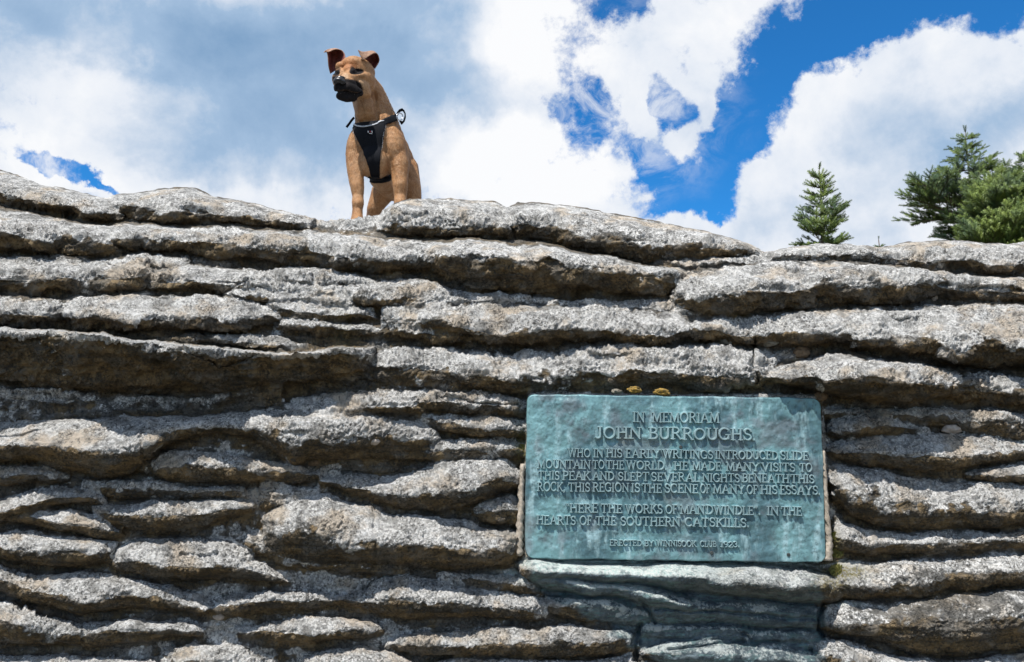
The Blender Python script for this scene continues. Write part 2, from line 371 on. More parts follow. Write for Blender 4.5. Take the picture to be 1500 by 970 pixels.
bed([(565,940,950),(620,928,959),(680,925,963),(720,918,965),(760,909,965),(790,918,964),(820,911,963),(870,917,961),(915,922,956),(938,932,950)], .50, .56)
bed([(800,874,904),(850,869,908),(900,872,912),(947,888,913)], .35, .45)
bed([(800,966,1010),(860,964,1010),(930,962,1010)], .5, .3)
# --- under the tablet
bed([(762,822,846),(775,815,854),(800,820,854),(860,824,856),(940,824,862),(990,822,866),(1050,824,873),(1120,826,881),(1180,831,885),(1225,845,881),(1236,856,872)], .45, .80, .022)
bed([(762,830,846),(800,836,863),(850,844,873),(910,851,877),(950,857,893),(990,865,901),(1033,878,904)], .42, .56, .03)
bed([(935,884,908),(960,872,913),(1000,868,913),(1060,870,915),(1120,880,919),(1180,887,923),(1207,896,921)], .4, .40)
bed([(938,912,936),(1000,914,942),(1100,918,948),(1200,926,952)], .3, .26)
bed([(940,952,964),(980,936,972),(1040,928,978),(1090,934,980),(1150,944,982),(1214,962,982)], .55, .5)
bed([(940,972,1010),(1040,978,1015),(1200,984,1015)], .4, .3)
# --- right of the tablet
bed([(1206,598,614),(1280,600,620),(1380,598,625),(1440,600,640),(1500,606,650),(1600,610,650)], .3, .32)
bed([(1211,618,632),(1222,612,640),(1240,609,644),(1290,609,642),(1330,612,637),(1364,626,634)], .45, .56)
bed([(1212,655,662),(1220,646,670),(1245,640,677),(1290,635,684),(1340,632,691),(1380,632,691),(1420,635,686),(1470,640,678),(1510,648,672),(1600,650,668)], .55, .52)
bed([(1415,692,700),(1450,682,707),(1500,676,710),(1600,674,712)], .5)
bed([(1212,690,700),(1222,680,730),(1240,680,755),(1275,686,770),(1330,698,780),(1390,706,774),(1440,704,774),(1500,710,774),(1600,714,776)], .52, .46)
bed([(1216,715,735),(1240,712,745),(1280,716,750),(1330,722,752)], .5, .5, .02)
bed([(1218,780,796),(1228,768,808),(1250,766,813),(1280,776,815),(1304,790,808)], .45, .5)
bed([(1260,782,806),(1320,778,813),(1380,771,816),(1440,776,813),(1500,772,810),(1600,772,806)], .5, .5)
bed([(1216,836,868),(1230,826,876),(1260,821,882),(1310,817,882),(1360,813,874),(1410,811,866),(1460,807,860),(1500,805,856),(1600,800,850)], .5, .46)
bed([(1203,888,918),(1215,883,924),(1240,881,932),(1300,878,948),(1350,871,962),(1400,866,962),(1450,864,954),(1500,862,950),(1600,860,945)], .45, .42)
bed([(1380,868,905),(1440,864,912),(1500,862,912),(1600,862,910)], .5, .4, .02)
bed([(1216,935,975),(1240,937,1005),(1300,956,1005),(1400,966,1005),(1500,956,1005),(1600,955,1005)], .35, .4)
bed([(1190,932,970),(1240,936,985),(1270,945,985)], .35, .4)
NTRACE = len(B)
# beds outside the frame go on in the same way
rr = random.Random(11)
def lens_random(x0, x1, yc, h):
    n = 7; pts = []
    sl_ = rr.uniform(-.05, .05)
    for i in range(n):
        q = i/(n-1); s_ = math.sin(math.pi*max(.06, min(.94, q)))**.5
        xx = x0+(x1-x0)*q; yy = yc+(xx-(x0+x1)/2)*sl_+rr.uniform(-5, 5)
        pts.append((xx, yy-h*.5*s_, yy+h*.5*s_))
    bed(pts, rr.uniform(.4, .6), rr.uniform(.45, .6))
yy = 1005
while yy < 1500:
    h = rr.uniform(38, 80); xx = -1500
    while xx < 3000:
        L_ = rr.uniform(260, 700); lens_random(xx, xx+L_, yy+rr.uniform(-14, 14), h*rr.uniform(.8, 1.2)); xx += L_*.86
    yy += h*.72
for side in (-1, 1):
    yy = 285 if side < 0 else 385
    while yy < 985:
        h = rr.uniform(36, 75); xx = -1500 if side < 0 else 1560
        end = -60 if side < 0 else 3000
        while xx < end-120:
            L_ = min(rr.uniform(240, 620), end-xx); lens_random(xx, xx+L_, yy+rr.uniform(-10, 10), h); xx += L_*.9
        yy += h*.74
# crest line
CREST = np.array([(-1500,300),(-900,262),(-500,252),(-200,235),(-60,242),(0,248),(33,259),(60,270),(93,276),(125,284),(150,290),(170,285),(205,282),(240,276),(262,274),(285,274),(300,281),
 (315,288),(356,294),(385,301),(405,307),(430,312),(458,319),(480,322),(500,321),(530,320),(556,315),(566,305),(580,296),(600,291),(640,291),(700,293),(725,296),(742,303),(757,297),(782,296),
 (830,301),(860,305),(890,311),(945,321),(975,326),(1000,332),(1040,340),(1080,351),(1105,360),(1120,368),(1140,366),(1160,362),(1190,358),(1215,357),(1240,357),(1265,359),(1290,363),
 (1315,358),(1335,354),(1370,352),(1400,352),(1450,355),(1475,358),(1490,356),(1510,352),(1560,350),(1900,352),(2300,345),(3000,400)], float)
CUTS = [([(548,748),(551,790),(549,826)],2.0,.008),([(208,628),(206,650),(209,676)],2.0,.008),([(1203,884),(1200,905),(1203,935)],3,.03),
        ([(940,880),(951,893),(958,912)],3,.03),([(936,914),(934,940),(930,970)],3.5,.03),([(500,690),(540,694),(600,690)],2,.012),
        ([(265,508),(300,522),(318,534),(345,530),(372,520)],2,.02),([(1000,835),(1060,838),(1110,846)],2,.01),
        ([(1165,872),(1190,868),(1225,870)],2,.01),([(960,893),(1040,896),(1110,900),(1200,908)],2.2,.014),
        ([(940,936),(1040,938),(1180,944)],2,.012),([(1090,925),(1100,938)],2,.01),([(980,952),(1040,944),(1090,940)],2.2,.02),
        ([(1380,415),(1430,420),(1500,425)],2.5,.012),([(300,408),(340,412),(390,410)],2.5,.012),([(640,455),(700,452),(760,456)],2,.008),
        ([(0,636),(30,638),(55,634)],2.5,.016),([(265,812),(300,814),(318,812)],2.2,.014),([(1398,448),(1420,470),(1440,500)],2,.010),
        ([(1395,560),(1392,580)],2,.02),([(20,575),(80,580),(150,576)],3,.01),([(640,580),(700,590),(760,592)],2,.015),([(1240,690),(1300,700),(1350,712)],2,.01),
        ([(1200,388),(1206,410),(1204,440)],2,.012),([(470,300),(500,330)],2,.004),([(735,300),(742,322),(752,348)],2.5,.02),([(1108,495),(1104,520),(1106,560)],3,.03)]
def Y0(z, x):
    h = np.maximum(z-1.72, 0)
    lean = .33*h+.48*h*h+.05*np.sin(x*1.3+.6)
    ax = np.maximum(np.abs(x)-3.4, 0)
    return 2.40+lean+.6*ax*ax + .10*sstep(.9, 0, z)*-1
PLQ = (773, 1203, 766, 1211, 577, 820)
def solve(U, V, D):
    dx, dz = rayd(U, V)
    tt = np.full(U.shape, 2.4)
    for i in range(14):
        z = CAMZ+tt*dz; x = tt*dx
        fv = tt-(Y0(z, x)-D); e_ = 1e-3
        f2 = (tt+e_)-(Y0(CAMZ+(tt+e_)*dz, (tt+e_)*dx)-D)
        tt = tt-np.clip(fv/((f2-fv)/e_), -.5, .5)
    return np.stack([tt*dx, tt, CAMZ+tt*dz], -1)
us = np.concatenate([np.arange(-1400, -40, 12), np.arange(-40, 1541, 1.5), np.arange(1550, 2901, 12)])
NB = 470
crest = np.interp(us, CREST[:, 0], CREST[:, 1])
crest = crest + 1.6*perlin(us/23, us*0+3.3, us*0)+1.0*perlin(us/9, us*0+7.3, us*0)
jj = np.arange(NB)/(NB-1)
Vg = crest[:, None]+(986-crest[:, None])*jj[None, :]
low = 986+np.cumsum(np.linspace(3, 24, 44)); low = low[low < 1535]
Vg = np.concatenate([Vg, np.repeat(low[None, :], len(us), 0)], 1)
Ug = np.repeat(us[:, None], Vg.shape[1], 1)
# warp so that no edge is a clean curve
WU = Ug+5*perlin(Ug/45, Vg/30, 0*Ug+1)+2.0*perlin(Ug/11, Vg/9, 0*Ug+5)
wv = 4.2*perlin(Ug/60, Vg/28, 0*Ug+9)+(2.4*perlin(Ug/20, Vg/12, 0*Ug+12)+1.2*perlin(Ug/7, Vg/5, 0*Ug+15))*(1-.5*sstep(560, 640, Vg))
edge = sstep(0, 14, Vg-crest[:, None])
pl = sstep(16, 40, np.maximum(np.maximum(760-Ug, Ug-1212), np.maximum(572-Vg, Vg-822)))
WV = Vg+wv*edge*(.35+.65*pl)
D = np.zeros_like(Ug); LAB = np.full(Ug.shape, -1, np.int32)
for bi, (pts, lip, k, off, pw) in enumerate(B):
    x0, x1 = pts[0, 0], pts[-1, 0]; ylo, yhi = pts[:, 1].min()-14, pts[:, 2].max()+14
    ci = np.where((us > x0-12) & (us < x1+12))[0]
    if not len(ci): continue
    c0, c1 = ci[0], ci[-1]+1
    wu = WU[c0:c1]; wv_ = WV[c0:c1]
    # smooth the traced edges a little
    xs = np.linspace(x0, x1, max(40, int((x1-x0)/3)))
    def sm(col):
        yv = np.interp(xs, pts[:, 0], pts[:, col]); kk = np.hanning(9); kk /= kk.sum()
        return np.convolve(np.pad(yv, 4, mode='edge'), kk, 'valid')
    top = np.interp(wu, xs, sm(1)); bot = np.interp(wu, xs, sm(2))
    endf = np.clip(np.minimum((wu-x0), (x1-wu))/(26+0*wu), 0, 1)**.6
    pw = pw+(.45*sstep(560, 620, wv_) if pw > 1.3 else 0)
    lip = lip+(.07*sstep(590, 640, wv_) if lip > .3 else 0)
    th = np.maximum(bot-top, 1.0); tq = (wv_-top)/th
    if th.max() > 18: lip = np.clip(lip+(.13 if np.max(lip) > .15 else 0)*perlin(wu/42, wu*0+bi*1.7, wv_/90)*(1.9-1.3*sstep(560, 620, wv_)), .05, .8)
    k = k*(1+(.40-.22*sstep(560, 620, wv_))*perlin(wu/75, wu*0+bi*3.1+.5, wv_*0))
    a = np.clip(tq/lip, 0, 1); c_ = np.clip((tq-lip)/(1-lip), 0, 1)
    S = np.where(tq < lip, np.sin(a*np.pi/2)**.85, 1-c_**pw)
    S = np.where((tq <= 0) | (tq >= 1), 0, S)
    thm = th*.00205
    k = k*(1-.20*sstep(590, 640, wv_))
    d = (k*thm**.85*1.02+off*np.clip(th/25, 0, 1)*(S > 0))*S*endf
    sub = D[c0:c1]; win = d > sub
    D[c0:c1] = np.where(win, d, sub); LAB[c0:c1] = np.where(win, bi, LAB[c0:c1])
D += .010*perlin(Ug/90, Vg/60, 0*Ug+2)
gap = (LAB == -1).astype(float); D -= .014*(gap*.5+.5*(np.roll(gap, 1, 1)*.5+np.roll(gap, -1, 1)*.5))
for pl_, wd, dp in CUTS:
    pl_ = np.array(pl_, float); dm = np.full(Ug.shape, 1e9)
    x0, x1 = pl_[:, 0].min()-14, pl_[:, 0].max()+14
    ci = np.where((us > x0) & (us < x1))[0]; c0, c1 = ci[0], ci[-1]+1
    u_ = WU[c0:c1]; v_ = WV[c0:c1]; best = np.full(u_.shape, 1e9)
    for q in range(len(pl_)-1):
        ax, ay = pl_[q]; bx, by = pl_[q+1]; L2 = (bx-ax)**2+(by-ay)**2
        h_ = np.clip(((u_-ax)*(bx-ax)+(v_-ay)*(by-ay))/L2, 0, 1)
        best = np.minimum(best, np.hypot(u_-ax-h_*(bx-ax), v_-ay-h_*(by-ay)))
    D[c0:c1] -= dp*np.exp(-(best/wd)**2)
D -= .045*np.exp(-(((Ug-215)/290)**4+((Vg-588)/24)**4))*sstep(0, .02, D+1)
D += .022*np.exp(-(((Ug-150)/260)**4+((Vg-640)/26)**4))
# the recess that was cut for the tablet
lx = np.interp(Vg, [577, 820], [771, 764]); rx_ = np.interp(Vg, [577, 820], [1206, 1214])
inside = sstep(-3, 3, Ug-lx)*sstep(-3, 3, rx_-Ug)*sstep(-2, 3, Vg-576)*sstep(-2, 2, 820-Vg)
D = D*(1-inside)+(.018)*inside
LAB = np.where(inside > .5, -1, LAB)
Pw = solve(Ug, Vg, D)
def normals_grid(Pg):
    du = np.gradient(Pg, axis=0); dv = np.gradient(Pg, axis=1)
    n = np.cross(dv, du); n /= np.linalg.norm(n, axis=-1, keepdims=True)+1e-12
    return n
def bb0(a, r):
    for ax in (0, 1):
        c = np.cumsum(np.concatenate([np.repeat(np.take(a, [0], ax), r+1, ax), a, np.repeat(np.take(a, [-1], ax), r, ax)], ax), axis=ax)
        a = (np.take(c, range(2*r+1, c.shape[ax]), axis=ax)-np.take(c, range(0, c.shape[ax]-2*r-1), axis=ax))/(2*r+1)
    return a
N0 = normals_grid(bb0(Pw, 3))
s_ = np.sign(-N0[..., 1]); N0 *= np.where(s_ == 0, 1, s_)[..., None]
X, Y, Z = Pw[..., 0], Pw[..., 1], Pw[..., 2]
# lichen grows on what faces the sky; the mask also paints shade into recesses
kb = 5
def boxblur(a, r):
    for ax in (0, 1):
        c = np.cumsum(np.pad(a, [(r+1, r) if i == ax else (0, 0) for i in (0, 1)], mode='edge'), axis=ax)
        a = (np.take(c, range(2*r+1, c.shape[ax]), axis=ax)-np.take(c, range(0, c.shape[ax]-2*r-1), axis=ax))/(2*r+1)
    return a
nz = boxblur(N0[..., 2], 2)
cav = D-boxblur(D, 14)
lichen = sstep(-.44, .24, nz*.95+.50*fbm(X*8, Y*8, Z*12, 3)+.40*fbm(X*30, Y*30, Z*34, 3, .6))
lichen *= .20+.80*sstep(-.030, -.002, cav+.008*fbm(X*20, Y*20, Z*20+7, 2))  # recesses lose pale cover so their shade is painted darker
def patch(cx, cy, ra, rb, p=1.0): return np.exp(-(((Ug-cx)/ra)**2+((Vg-cy)/rb)**2)**p)
lichen *= 1-.75*patch(1370, 890, 210, 85)-.0
lichen *= 1-.55*patch(170, 590, 230, 24)  # shade of the hollow below the undercut, painted by thinning the pale cover
lichen *= 1-.5*patch(500, 500, 45, 60)
lichen *= 1-.8*patch(780, 400, 130, 28)
lichen *= 1-.7*patch(900, 345, 80, 18)
lichen *= 1-.5*patch(430, 318, 30, 9)
lichen *= 1-.75*patch(430, 760, 40, 30)*0
lichen *= 1-.6*patch(1040, 350, 60, 12)*0
verdm = sstep(-12, 14, Ug-(772+np.clip(Vg-850, 0, 300)*1.6+22*fbm(Vg/14, Ug/30, 0*Ug, 3)))*sstep(-10, 10, 1204-Ug+20*fbm(Vg/16, Ug/30, 0*Ug+4, 3))*sstep(812, 822, Vg)*sstep(1030, 985, Vg)
verdm *= 1-.62*patch(1140, 846, 110, 30, 1.5)
lichen = lichen*(1-.25*verdm)
leach_sun = np.clip(patch(880, 838, 130, 24, 1.8)*1.45+.8*patch(1100, 826, 120, 6, 2)+.5*patch(930, 858, 70, 9)+.35*patch(1240, 886, 40, 4), 0, 1)*sstep(-.2, .4, nz)*sstep(806, 816, Vg)  # white verdigris leaching, enlarged to paint the shaded ledge as sunlit
mossm = np.clip(1.1*patch(1240, 838, 34, 12)+.9*patch(1222, 795, 9, 22)+1.0*patch(765, 655, 9, 22)+.5*patch(1085, 462, 16, 3)+.7*patch(1215, 855, 22, 9)+.35*patch(505, 480, 20, 30)+.3*patch(760, 770, 14, 20), 0, 1)
# relief at the scale of bedding, grain and lichen crust
wx = X+.06*perlin(X*3, Y*3, Z*9); wz = Z+.012*perlin(X*4, Y*4, Z*12+3)+.02*perlin(X*1.3, Y*2, Z*2+9)
strata = fbm(wx*3.2, Y*3, wz*42, 3, .6)
lump = fbm(X*11, Y*11, Z*17, 4, .55)
grain = fbm(X*70, Y*70, Z*80, 2, .6, True)
crustn = fbm(X*58, Y*58, Z*58, 3, .62, True)
prot = (1-.75*verdm)
damp = 1-inside
mid = fbm(X*24, Y*24, Z*42, 3, .6, True)
ledg = perlin(wx*2.6, Y*3, wz*20+2.0*perlin(X*2, Y*2, Z*3)); ledg = np.abs(ledg)**.6*np.sign(ledg)
lowf = 1-.50*sstep(575, 640, Vg)
disp = (.0065*strata*lowf+.0090*ledg*lowf+.0140*lump*lowf+.0052*mid*lowf+.0026*grain*(1-lichen)+.0080*crustn*lichen*(.35+.65*lowf)*sstep(-.6, .3, fbm(X*6, Y*6, Z*6+4, 2)))*(.35+.65*prot)
disp *= damp
dvl = np.linalg.norm(np.gradient(Pw, axis=1), axis=-1)/np.maximum(np.gradient(Vg, axis=1), .3)
dvl = boxblur(dvl, 1); stretch = np.clip(.0062/np.maximum(dvl, 1e-4), 0, 1)
disp = disp*stretch**1.5
edge2 = sstep(0, 10, Vg-crest[:, None])
Pf = Pw+N0*(disp*(.45+.55*edge2))[..., None]
# plateau running back from the crest
nb = 34
steps = np.cumsum(np.geomspace(.006, .16, nb))
rim = Pf[:, 0, :]
plat = []
XR = rim[:, 0]
for i, dy in enumerate(steps):
    f = sstep(0, .7, dy)
    zz = rim[:, 2]+.10*dy*np.exp(-dy*3)-.05*sstep(0.02, .5, dy)
    zz = zz*(1-f)+(2.30-.03*dy)*f
    xx = XR*(1+dy/rim[:, 1]*.5)
    yy_ = rim[:, 1]+dy
    zz = zz+(.010*fbm(xx*8, yy_*8, xx*0, 3)+.02*perlin(xx*2, yy_*2, xx*0+3))*sstep(0, .1, dy)
    plat.append(np.stack([xx, yy_, zz], -1))
plat = np.stack(plat[::-1], 1)
ALL = np.concatenate([plat, Pf], 1)
def pad(a, v): return np.concatenate([np.full(plat.shape[:2], v, float), a], 1)
lichA = pad(lichen, .8); verdA = pad(verdm, 0); mossA = pad(mossm, 0); leaA = pad(leach_sun, 0)
lichA[:, :nb] = .55+.5*fbm(plat[..., 0]*6, plat[..., 1]*6, plat[..., 2]*6, 2)
labA = np.concatenate([np.repeat(LAB[:, :1]*0-2, nb, 1), LAB], 1)
NN = normals_grid(ALL)
flip = np.where((NN[..., 1] > 0) & (np.abs(NN[..., 2]) < .9) & False, -1, 1)
ref = NN[len(us)//2, nb+200]
if ref[1] > 0: NN = -NN
def plateau_z(x, y):
    d = (plat[..., 0]-x)**2+(plat[..., 1]-y)**2; i = np.unravel_index(np.argmin(d), d.shape); return float(plat[i][2])
outcrop = empty('rock_outcrop', (0, 2.6, 0), 'layered grey sandstone ledge covered in pale lichen with the bronze tablet set into it', 'rock')
M_, Nn = ALL.shape[:2]
ids = np.arange(M_*Nn).reshape(M_, Nn)
F = np.stack([ids[:-1, :-1], ids[:-1, 1:], ids[1:, 1:], ids[1:, :-1]], -1).reshape(-1, 4)
fl = labA[:-1, :-1].reshape(-1)
_a = ALL.reshape(-1, 3)[F[::997]]; _n = np.cross(_a[:, 1]-_a[:, 0], _a[:, 2]-_a[:, 0])
if (_n*NN.reshape(-1, 3)[F[::997, 0]]).sum(1).mean() < 0: F = F[:, ::-1].copy()
av = ALL.reshape(-1, 3); nv = NN.reshape(-1, 3); at_ = {'lichen': lichA.reshape(-1), 'verd': verdA.reshape(-1), 'moss': mossA.reshape(-1), 'leach_sun': leaA.reshape(-1)}
order = np.argsort(fl, kind='stable'); fs = fl[order]
bounds = np.flatnonzero(np.diff(fs))+1
def emit(faces, name):
    uq, inv = np.unique(faces, return_inverse=True)
    return mesh_np(name, av[uq], inv.reshape(-1, 4), ROCK, outcrop, True, {k: v[uq] for k, v in at_.items()}, nv[uq])
offs = []; bedf = []
for grp in np.split(order, bounds):
    lab = fl[grp[0]]
    if lab == -1: bedf.append(grp)
    elif lab == -2: emit(F[grp], 'rock_top')
    elif lab >= NTRACE: offs.append(grp)
    elif len(grp) < 60: bedf.append(grp)
    else:
        cols = grp//(Nn-1); uc = np.unique(cols); cutp = uc[1:][np.diff(uc) > 1]
        for part_ in np.split(np.arange(len(grp)), []) if not len(cutp) else [np.flatnonzero(np.digitize(cols, cutp) == q_) for q_ in range(len(cutp)+1)]:
            if len(part_) < 60: bedf.append(grp[part_])
            else: emit(F[grp[part_]], 'rock_layer')
emit(F[np.concatenate(bedf)], 'rock_bed')
emit(F[np.concatenate(offs)], 'rock_base')
# probe for setting things on the stone
_du = us
def surf(px, py):
    i = int(np.argmin(np.abs(us-px))); j = int(np.argmin(np.abs(Vg[i]-py)))
    return Vector(Pf[i, j]), Vector(NN[i, j+nb])

# ------------------------------------------------------------------ ground
def sheet(name, fx, fy, fz, mat, kind='structure'):
    gx, gy = np.meshgrid(fx, fy, indexing='ij'); gz = fz(gx, gy)
    i_ = np.arange(gx.size).reshape(gx.shape)
    F_ = np.stack([i_[:-1, :-1], i_[1:, :-1], i_[1:, 1:], i_[:-1, 1:]], -1).reshape(-1, 4)
    o = mesh_np(name, np.stack([gx, gy, gz], -1).reshape(-1, 3), F_, mat); o['kind'] = kind; return o
soil, t, b = newmat('forest_soil')
g = t.new('ShaderNodeNewGeometry').outputs['Position']
n1 = t.noise(g, 3, 6, .65); n2 = t.noise(g, 40, 5, .7)
c = t.mix(t.mr(n1, .4, .6), (.10, .075, .045), (.20, .17, .12)); c = t.mix(t.mr(n2, .45, .6), c, (.055, .06, .03))
t.l.new(c, b.inputs['Base Color']); b.inputs['Roughness'].default_value = .95; bump(t, b, n2, .8, .02)
ax_ = np.concatenate([-np.geomspace(900, 6, 30), np.linspace(-5.5, 5.5, 120), np.geomspace(6, 900, 30)])
sheet('ground', ax_, ax_, lambda x, y: .02*fbm(x*1.5, y*1.5, x*0, 3)+.05*perlin(x*.3, y*.3, x*0+2), soil)
hx = np.linspace(-34, 34, 120); hy = np.concatenate([np.linspace(3.75, 9, 40), np.linspace(9.4, 70, 80)])
def hillz(x, y):
    sx = sstep(30, 4+.8*(y-3), np.abs(x)); back = sstep(70, 40, y); fr = sstep(3.7, 4.3, y)
    e_ = sstep(3.2, 2.4, np.abs(x)) if False else 1
    return -.3+(2.50+.07*perlin(x*.9, y*.9, x*0)+.02*perlin(x*5, y*5, x*0))*sx*back*fr
sheet('hilltop_ground', hx, hy, hillz, soil)

# ------------------------------------------------------------------ bronze tablet
c_, s_ = math.cos(PITCH), math.sin(PITCH)
PLC = P(988.5, 699.5, 2.385)       # centre of the tablet's face
PW, PH = .862*2.385/2.345, .4705*2.385/2.345
rotm = Matrix.Rotation(.0137, 4, 'Y') @ Matrix.Rotation(0.037, 4, 'X')
# refine pose so that its corners sit as in the photograph
def plq_world(u, v, d=0): return PLC+(rotm.to_3x3() @ Vector((u, -d, v)))
plaque = empty('memorial_plaque', PLC, 'green-blue weathered bronze memorial tablet with raised lettering set into the rock', 'plaque')
plaque.rotation_euler = rotm.to_euler()
def to_plq(px, py):
    n = rotm.to_3x3() @ Vector((0, -1, 0)); d = P(px, py, 1)-Vector((0, 0, CAMZ)); o_ = Vector((0, 0, CAMZ))
    q = (PLC-o_).dot(n)/d.dot(n); h = rotm.to_3x3().transposed() @ (o_+d*q-PLC); return h.x, h.z
def bronze(name, letters=False):
    m, t, b = newmat(name)
    g = t.new('ShaderNodeNewGeometry').outputs['Position']
    n1 = t.noise(g, 5.5, 5, .6, .8); n2 = t.noise(t.mapping(g, (1, 1, .22)), 26, 5, .65); n3 = t.noise(g, 60, 5, .7); n4 = t.noise(g, 9, 4, .6)
    c = t.mix(t.mr(n1, .40, .60), (.080, .160, .185), (.175, .335, .355))
    c = t.mix(t.math('MULTIPLY', t.mr(n2, .50, .66), .8), c, (.34, .50, .53))
    c = t.mix(t.math('MULTIPLY', t.mr(n4, .48, .62), .7), c, (.135, .16, .18))
    c = t.mix(t.math('MULTIPLY', t.mr(n3, .52, .66), .6), c, (.045, .085, .10))
    c = t.mix(t.math('MULTIPLY', t.mr(t.noise(g, 3.4, 3), .64, .74), .5), c, (.27, .23, .18))
    if letters: c = t.mix(.6, c, (.32, .44, .46))
    t.l.new(c, b.inputs['Base Color']); b.inputs['Metallic'].default_value = .25
    t.l.new(t.mr(n3, .3, .7, .38, .62), b.inputs['Roughness'])
    sc_ = t.noise(t.mapping(g, (1, 1, .5), rot=(0, .5, 0)), 150, 3, .7)
    bump(t, b, t.math('ADD', t.math('MULTIPLY', n3, .7), t.math('MULTIPLY', sc_, .35)), .55 if not letters else .3, .004)
    return m
BRZ = bronze('verdigris_bronze'); BRL = bronze('worn_bronze_letters', True)
def rrect_grid(W, H, r, nu, nv):
    ys = np.concatenate([np.linspace(-H/2, -H/2+r, 8)[:-1], np.linspace(-H/2+r, H/2-r, nv), np.linspace(H/2-r, H/2, 8)[1:]])
    dd = np.maximum(np.abs(ys)-(H/2-r), 0); hw = W/2-r+np.sqrt(np.maximum(r*r-dd*dd, 0))
    q = np.linspace(-1, 1, nu)
    return q[:, None]*hw[None, :], np.repeat(ys[None, :], nu, 0)
gu, gv = rrect_grid(PW-.006, PH-.006, .024, 330, 170)
hgt = .0030*fbm(gu*9, gv*9, gu*0+3, 3)+.0021*fbm(gu*34, gv*30, gu*0+6, 3, .6)+.0012*fbm(gu*60+gv*40, gv*30, gu*0+6, 2, .6, True)*sstep(-.3, .5, perlin(gu*6, gv*6, gu*0))
ed = np.minimum(PW/2-np.abs(gu), PH/2-np.abs(gv)); hgt = hgt-.0022*np.exp(-ed/.012)+.0008
inner = sstep(.004, .02, ed)
fz = -(hgt*(.4+.6*inner))
nu_, nv_ = gu.shape
V = [(gu[i, j], fz[i, j], gv[i, j]) for i in range(nu_) for j in range(nv_)]
Fq = [(i*nv_+j, (i+1)*nv_+j, (i+1)*nv_+j+1, i*nv_+j+1) for i in range(nu_-1) for j in range(nv_-1)]
loop = [i*nv_ for i in range(nu_)]+[(nu_-1)*nv_+j for j in range(1, nv_)]+[i*nv_+nv_-1 for i in range(nu_-2, -1, -1)]+[j for j in range(nv_-2, 0, -1)]
prev = loop
for (sx_, dpt) in ((1.0022, .0012), (1.0050, .0042), (1.0062, .009), (1.0050, .034)):
    new = []
    for k_ in loop:
        x_, y_, z_ = V[k_]; new.append(len(V))
        wob = .0008*math.sin(x_*31+z_*17)+.0007*math.sin(x_*83-z_*57)
        V.append((x_*sx_+(wob if abs(x_) > PW*.45 else 0), y_+dpt, z_*(1+(sx_-1)*1.8)+(wob if abs(z_) > PH*.45 else 0)))
    for a in range(len(loop)):
        b_ = (a+1) % len(loop); Fq.append((prev[a], prev[b_], new[b_], new[a]))
    prev = new
mesh_py('tablet', V, Fq, BRZ, plaque, True, local=True)
# ---- lettering: every letter a raised casting
T, H_ = .17, .11
def stem(x, a=0., b_=1., s=.13): return [('T', [(x, a), (x, b_)])]+([('S', [(x-s, a), (x+s, a)])] if a == 0 else [])+([('S', [(x-s, b_), (x+s, b_)])] if b_ == 1 else [])
def arc(cx, cy, rx, ry, a0, a1, n=8): return [(cx+rx*math.cos(R(a0+(a1-a0)*i/n)), cy+ry*math.sin(R(a0+(a1-a0)*i/n))) for i in range(n+1)]
G = {}
G['A'] = (.86, [('H', [(.10, 0), (.43, 1)]), ('T', [(.43, 1), (.76, 0)]), ('H', [(.22, .36), (.64, .36)]), ('S', [(0, 0), (.22, 0)]), ('S', [(.64, 0), (.88, 0)])])
G['B'] = (.68, stem(.16)+[('T', [(.16, 1)]+arc(.36, .765, .2, .235, 90, -90)+[(.16, .53)]), ('T', [(.36, .53)]+arc(.38, .265, .24, .265, 90, -90)+[(.16, 0)])])
G['C'] = (.78, [('T', arc(.43, .5, .37, .5, 48, 312, 14)), ('S', [(.68, .98), (.68, .72)]), ('S', [(.69, .10), (.69, .24)])])
G['D'] = (.80, stem(.16)+[('T', [(.16, 1)]+arc(.34, .5, .40, .5, 90, -90, 12)+[(.16, 0)])])
G['E'] = (.66, stem(.16)+[('H', [(.16, 1), (.60, 1)]), ('H', [(.16, .52), (.46, .52)]), ('H', [(.16, 0), (.62, 0)]), ('S', [(.60, 1.04), (.60, .80)]), ('S', [(.62, -.04), (.62, .22)]), ('S', [(.46, .62), (.46, .42)])])
G['F'] = (.62, stem(.16)+[('H', [(.16, 1), (.58, 1)]), ('H', [(.16, .52), (.44, .52)]), ('S', [(.58, 1.04), (.58, .80)]), ('S', [(.44, .62), (.44, .42)])])
G['G'] = (.82, [('T', arc(.43, .5, .37, .5, 48, 318, 14)), ('T', [(.70, .42), (.70, .08)]), ('S', [(.52, .42), (.82, .42)]), ('S', [(.68, .98), (.68, .74)])])
G['H'] = (.86, stem(.16)+stem(.70)+[('H', [(.16, .52), (.70, .52)])])
G['I'] = (.32, stem(.16))
G['J'] = (.50, [('T', [(.32, 1), (.32, .22)]+arc(.16, .18, .16, .2, 0, -140, 6)), ('S', [(.18, 1), (.46, 1)])])
G['K'] = (.80, stem(.16)+[('H', [(.66, 1), (.20, .46)]), ('T', [(.32, .60), (.70, 0)]), ('S', [(.54, 1), (.78, 1)]), ('S', [(.60, 0), (.84, 0)])])
G['L'] = (.62, stem(.16)+[('H', [(.16, 0), (.60, 0)]), ('S', [(.60, -.04), (.60, .26)])])
G['M'] = (1.02, [('H', [(.14, 0), (.18, 1)]), ('T', [(.18, 1), (.51, .08)]), ('H', [(.51, .08), (.84, 1)]), ('T', [(.84, 1), (.88, 0)]), ('S', [(.02, 0), (.26, 0)]), ('S', [(.76, 0), (1.0, 0)]), ('S', [(.04, 1), (.22, 1)]), ('S', [(.80, 1), (.98, 1)])])
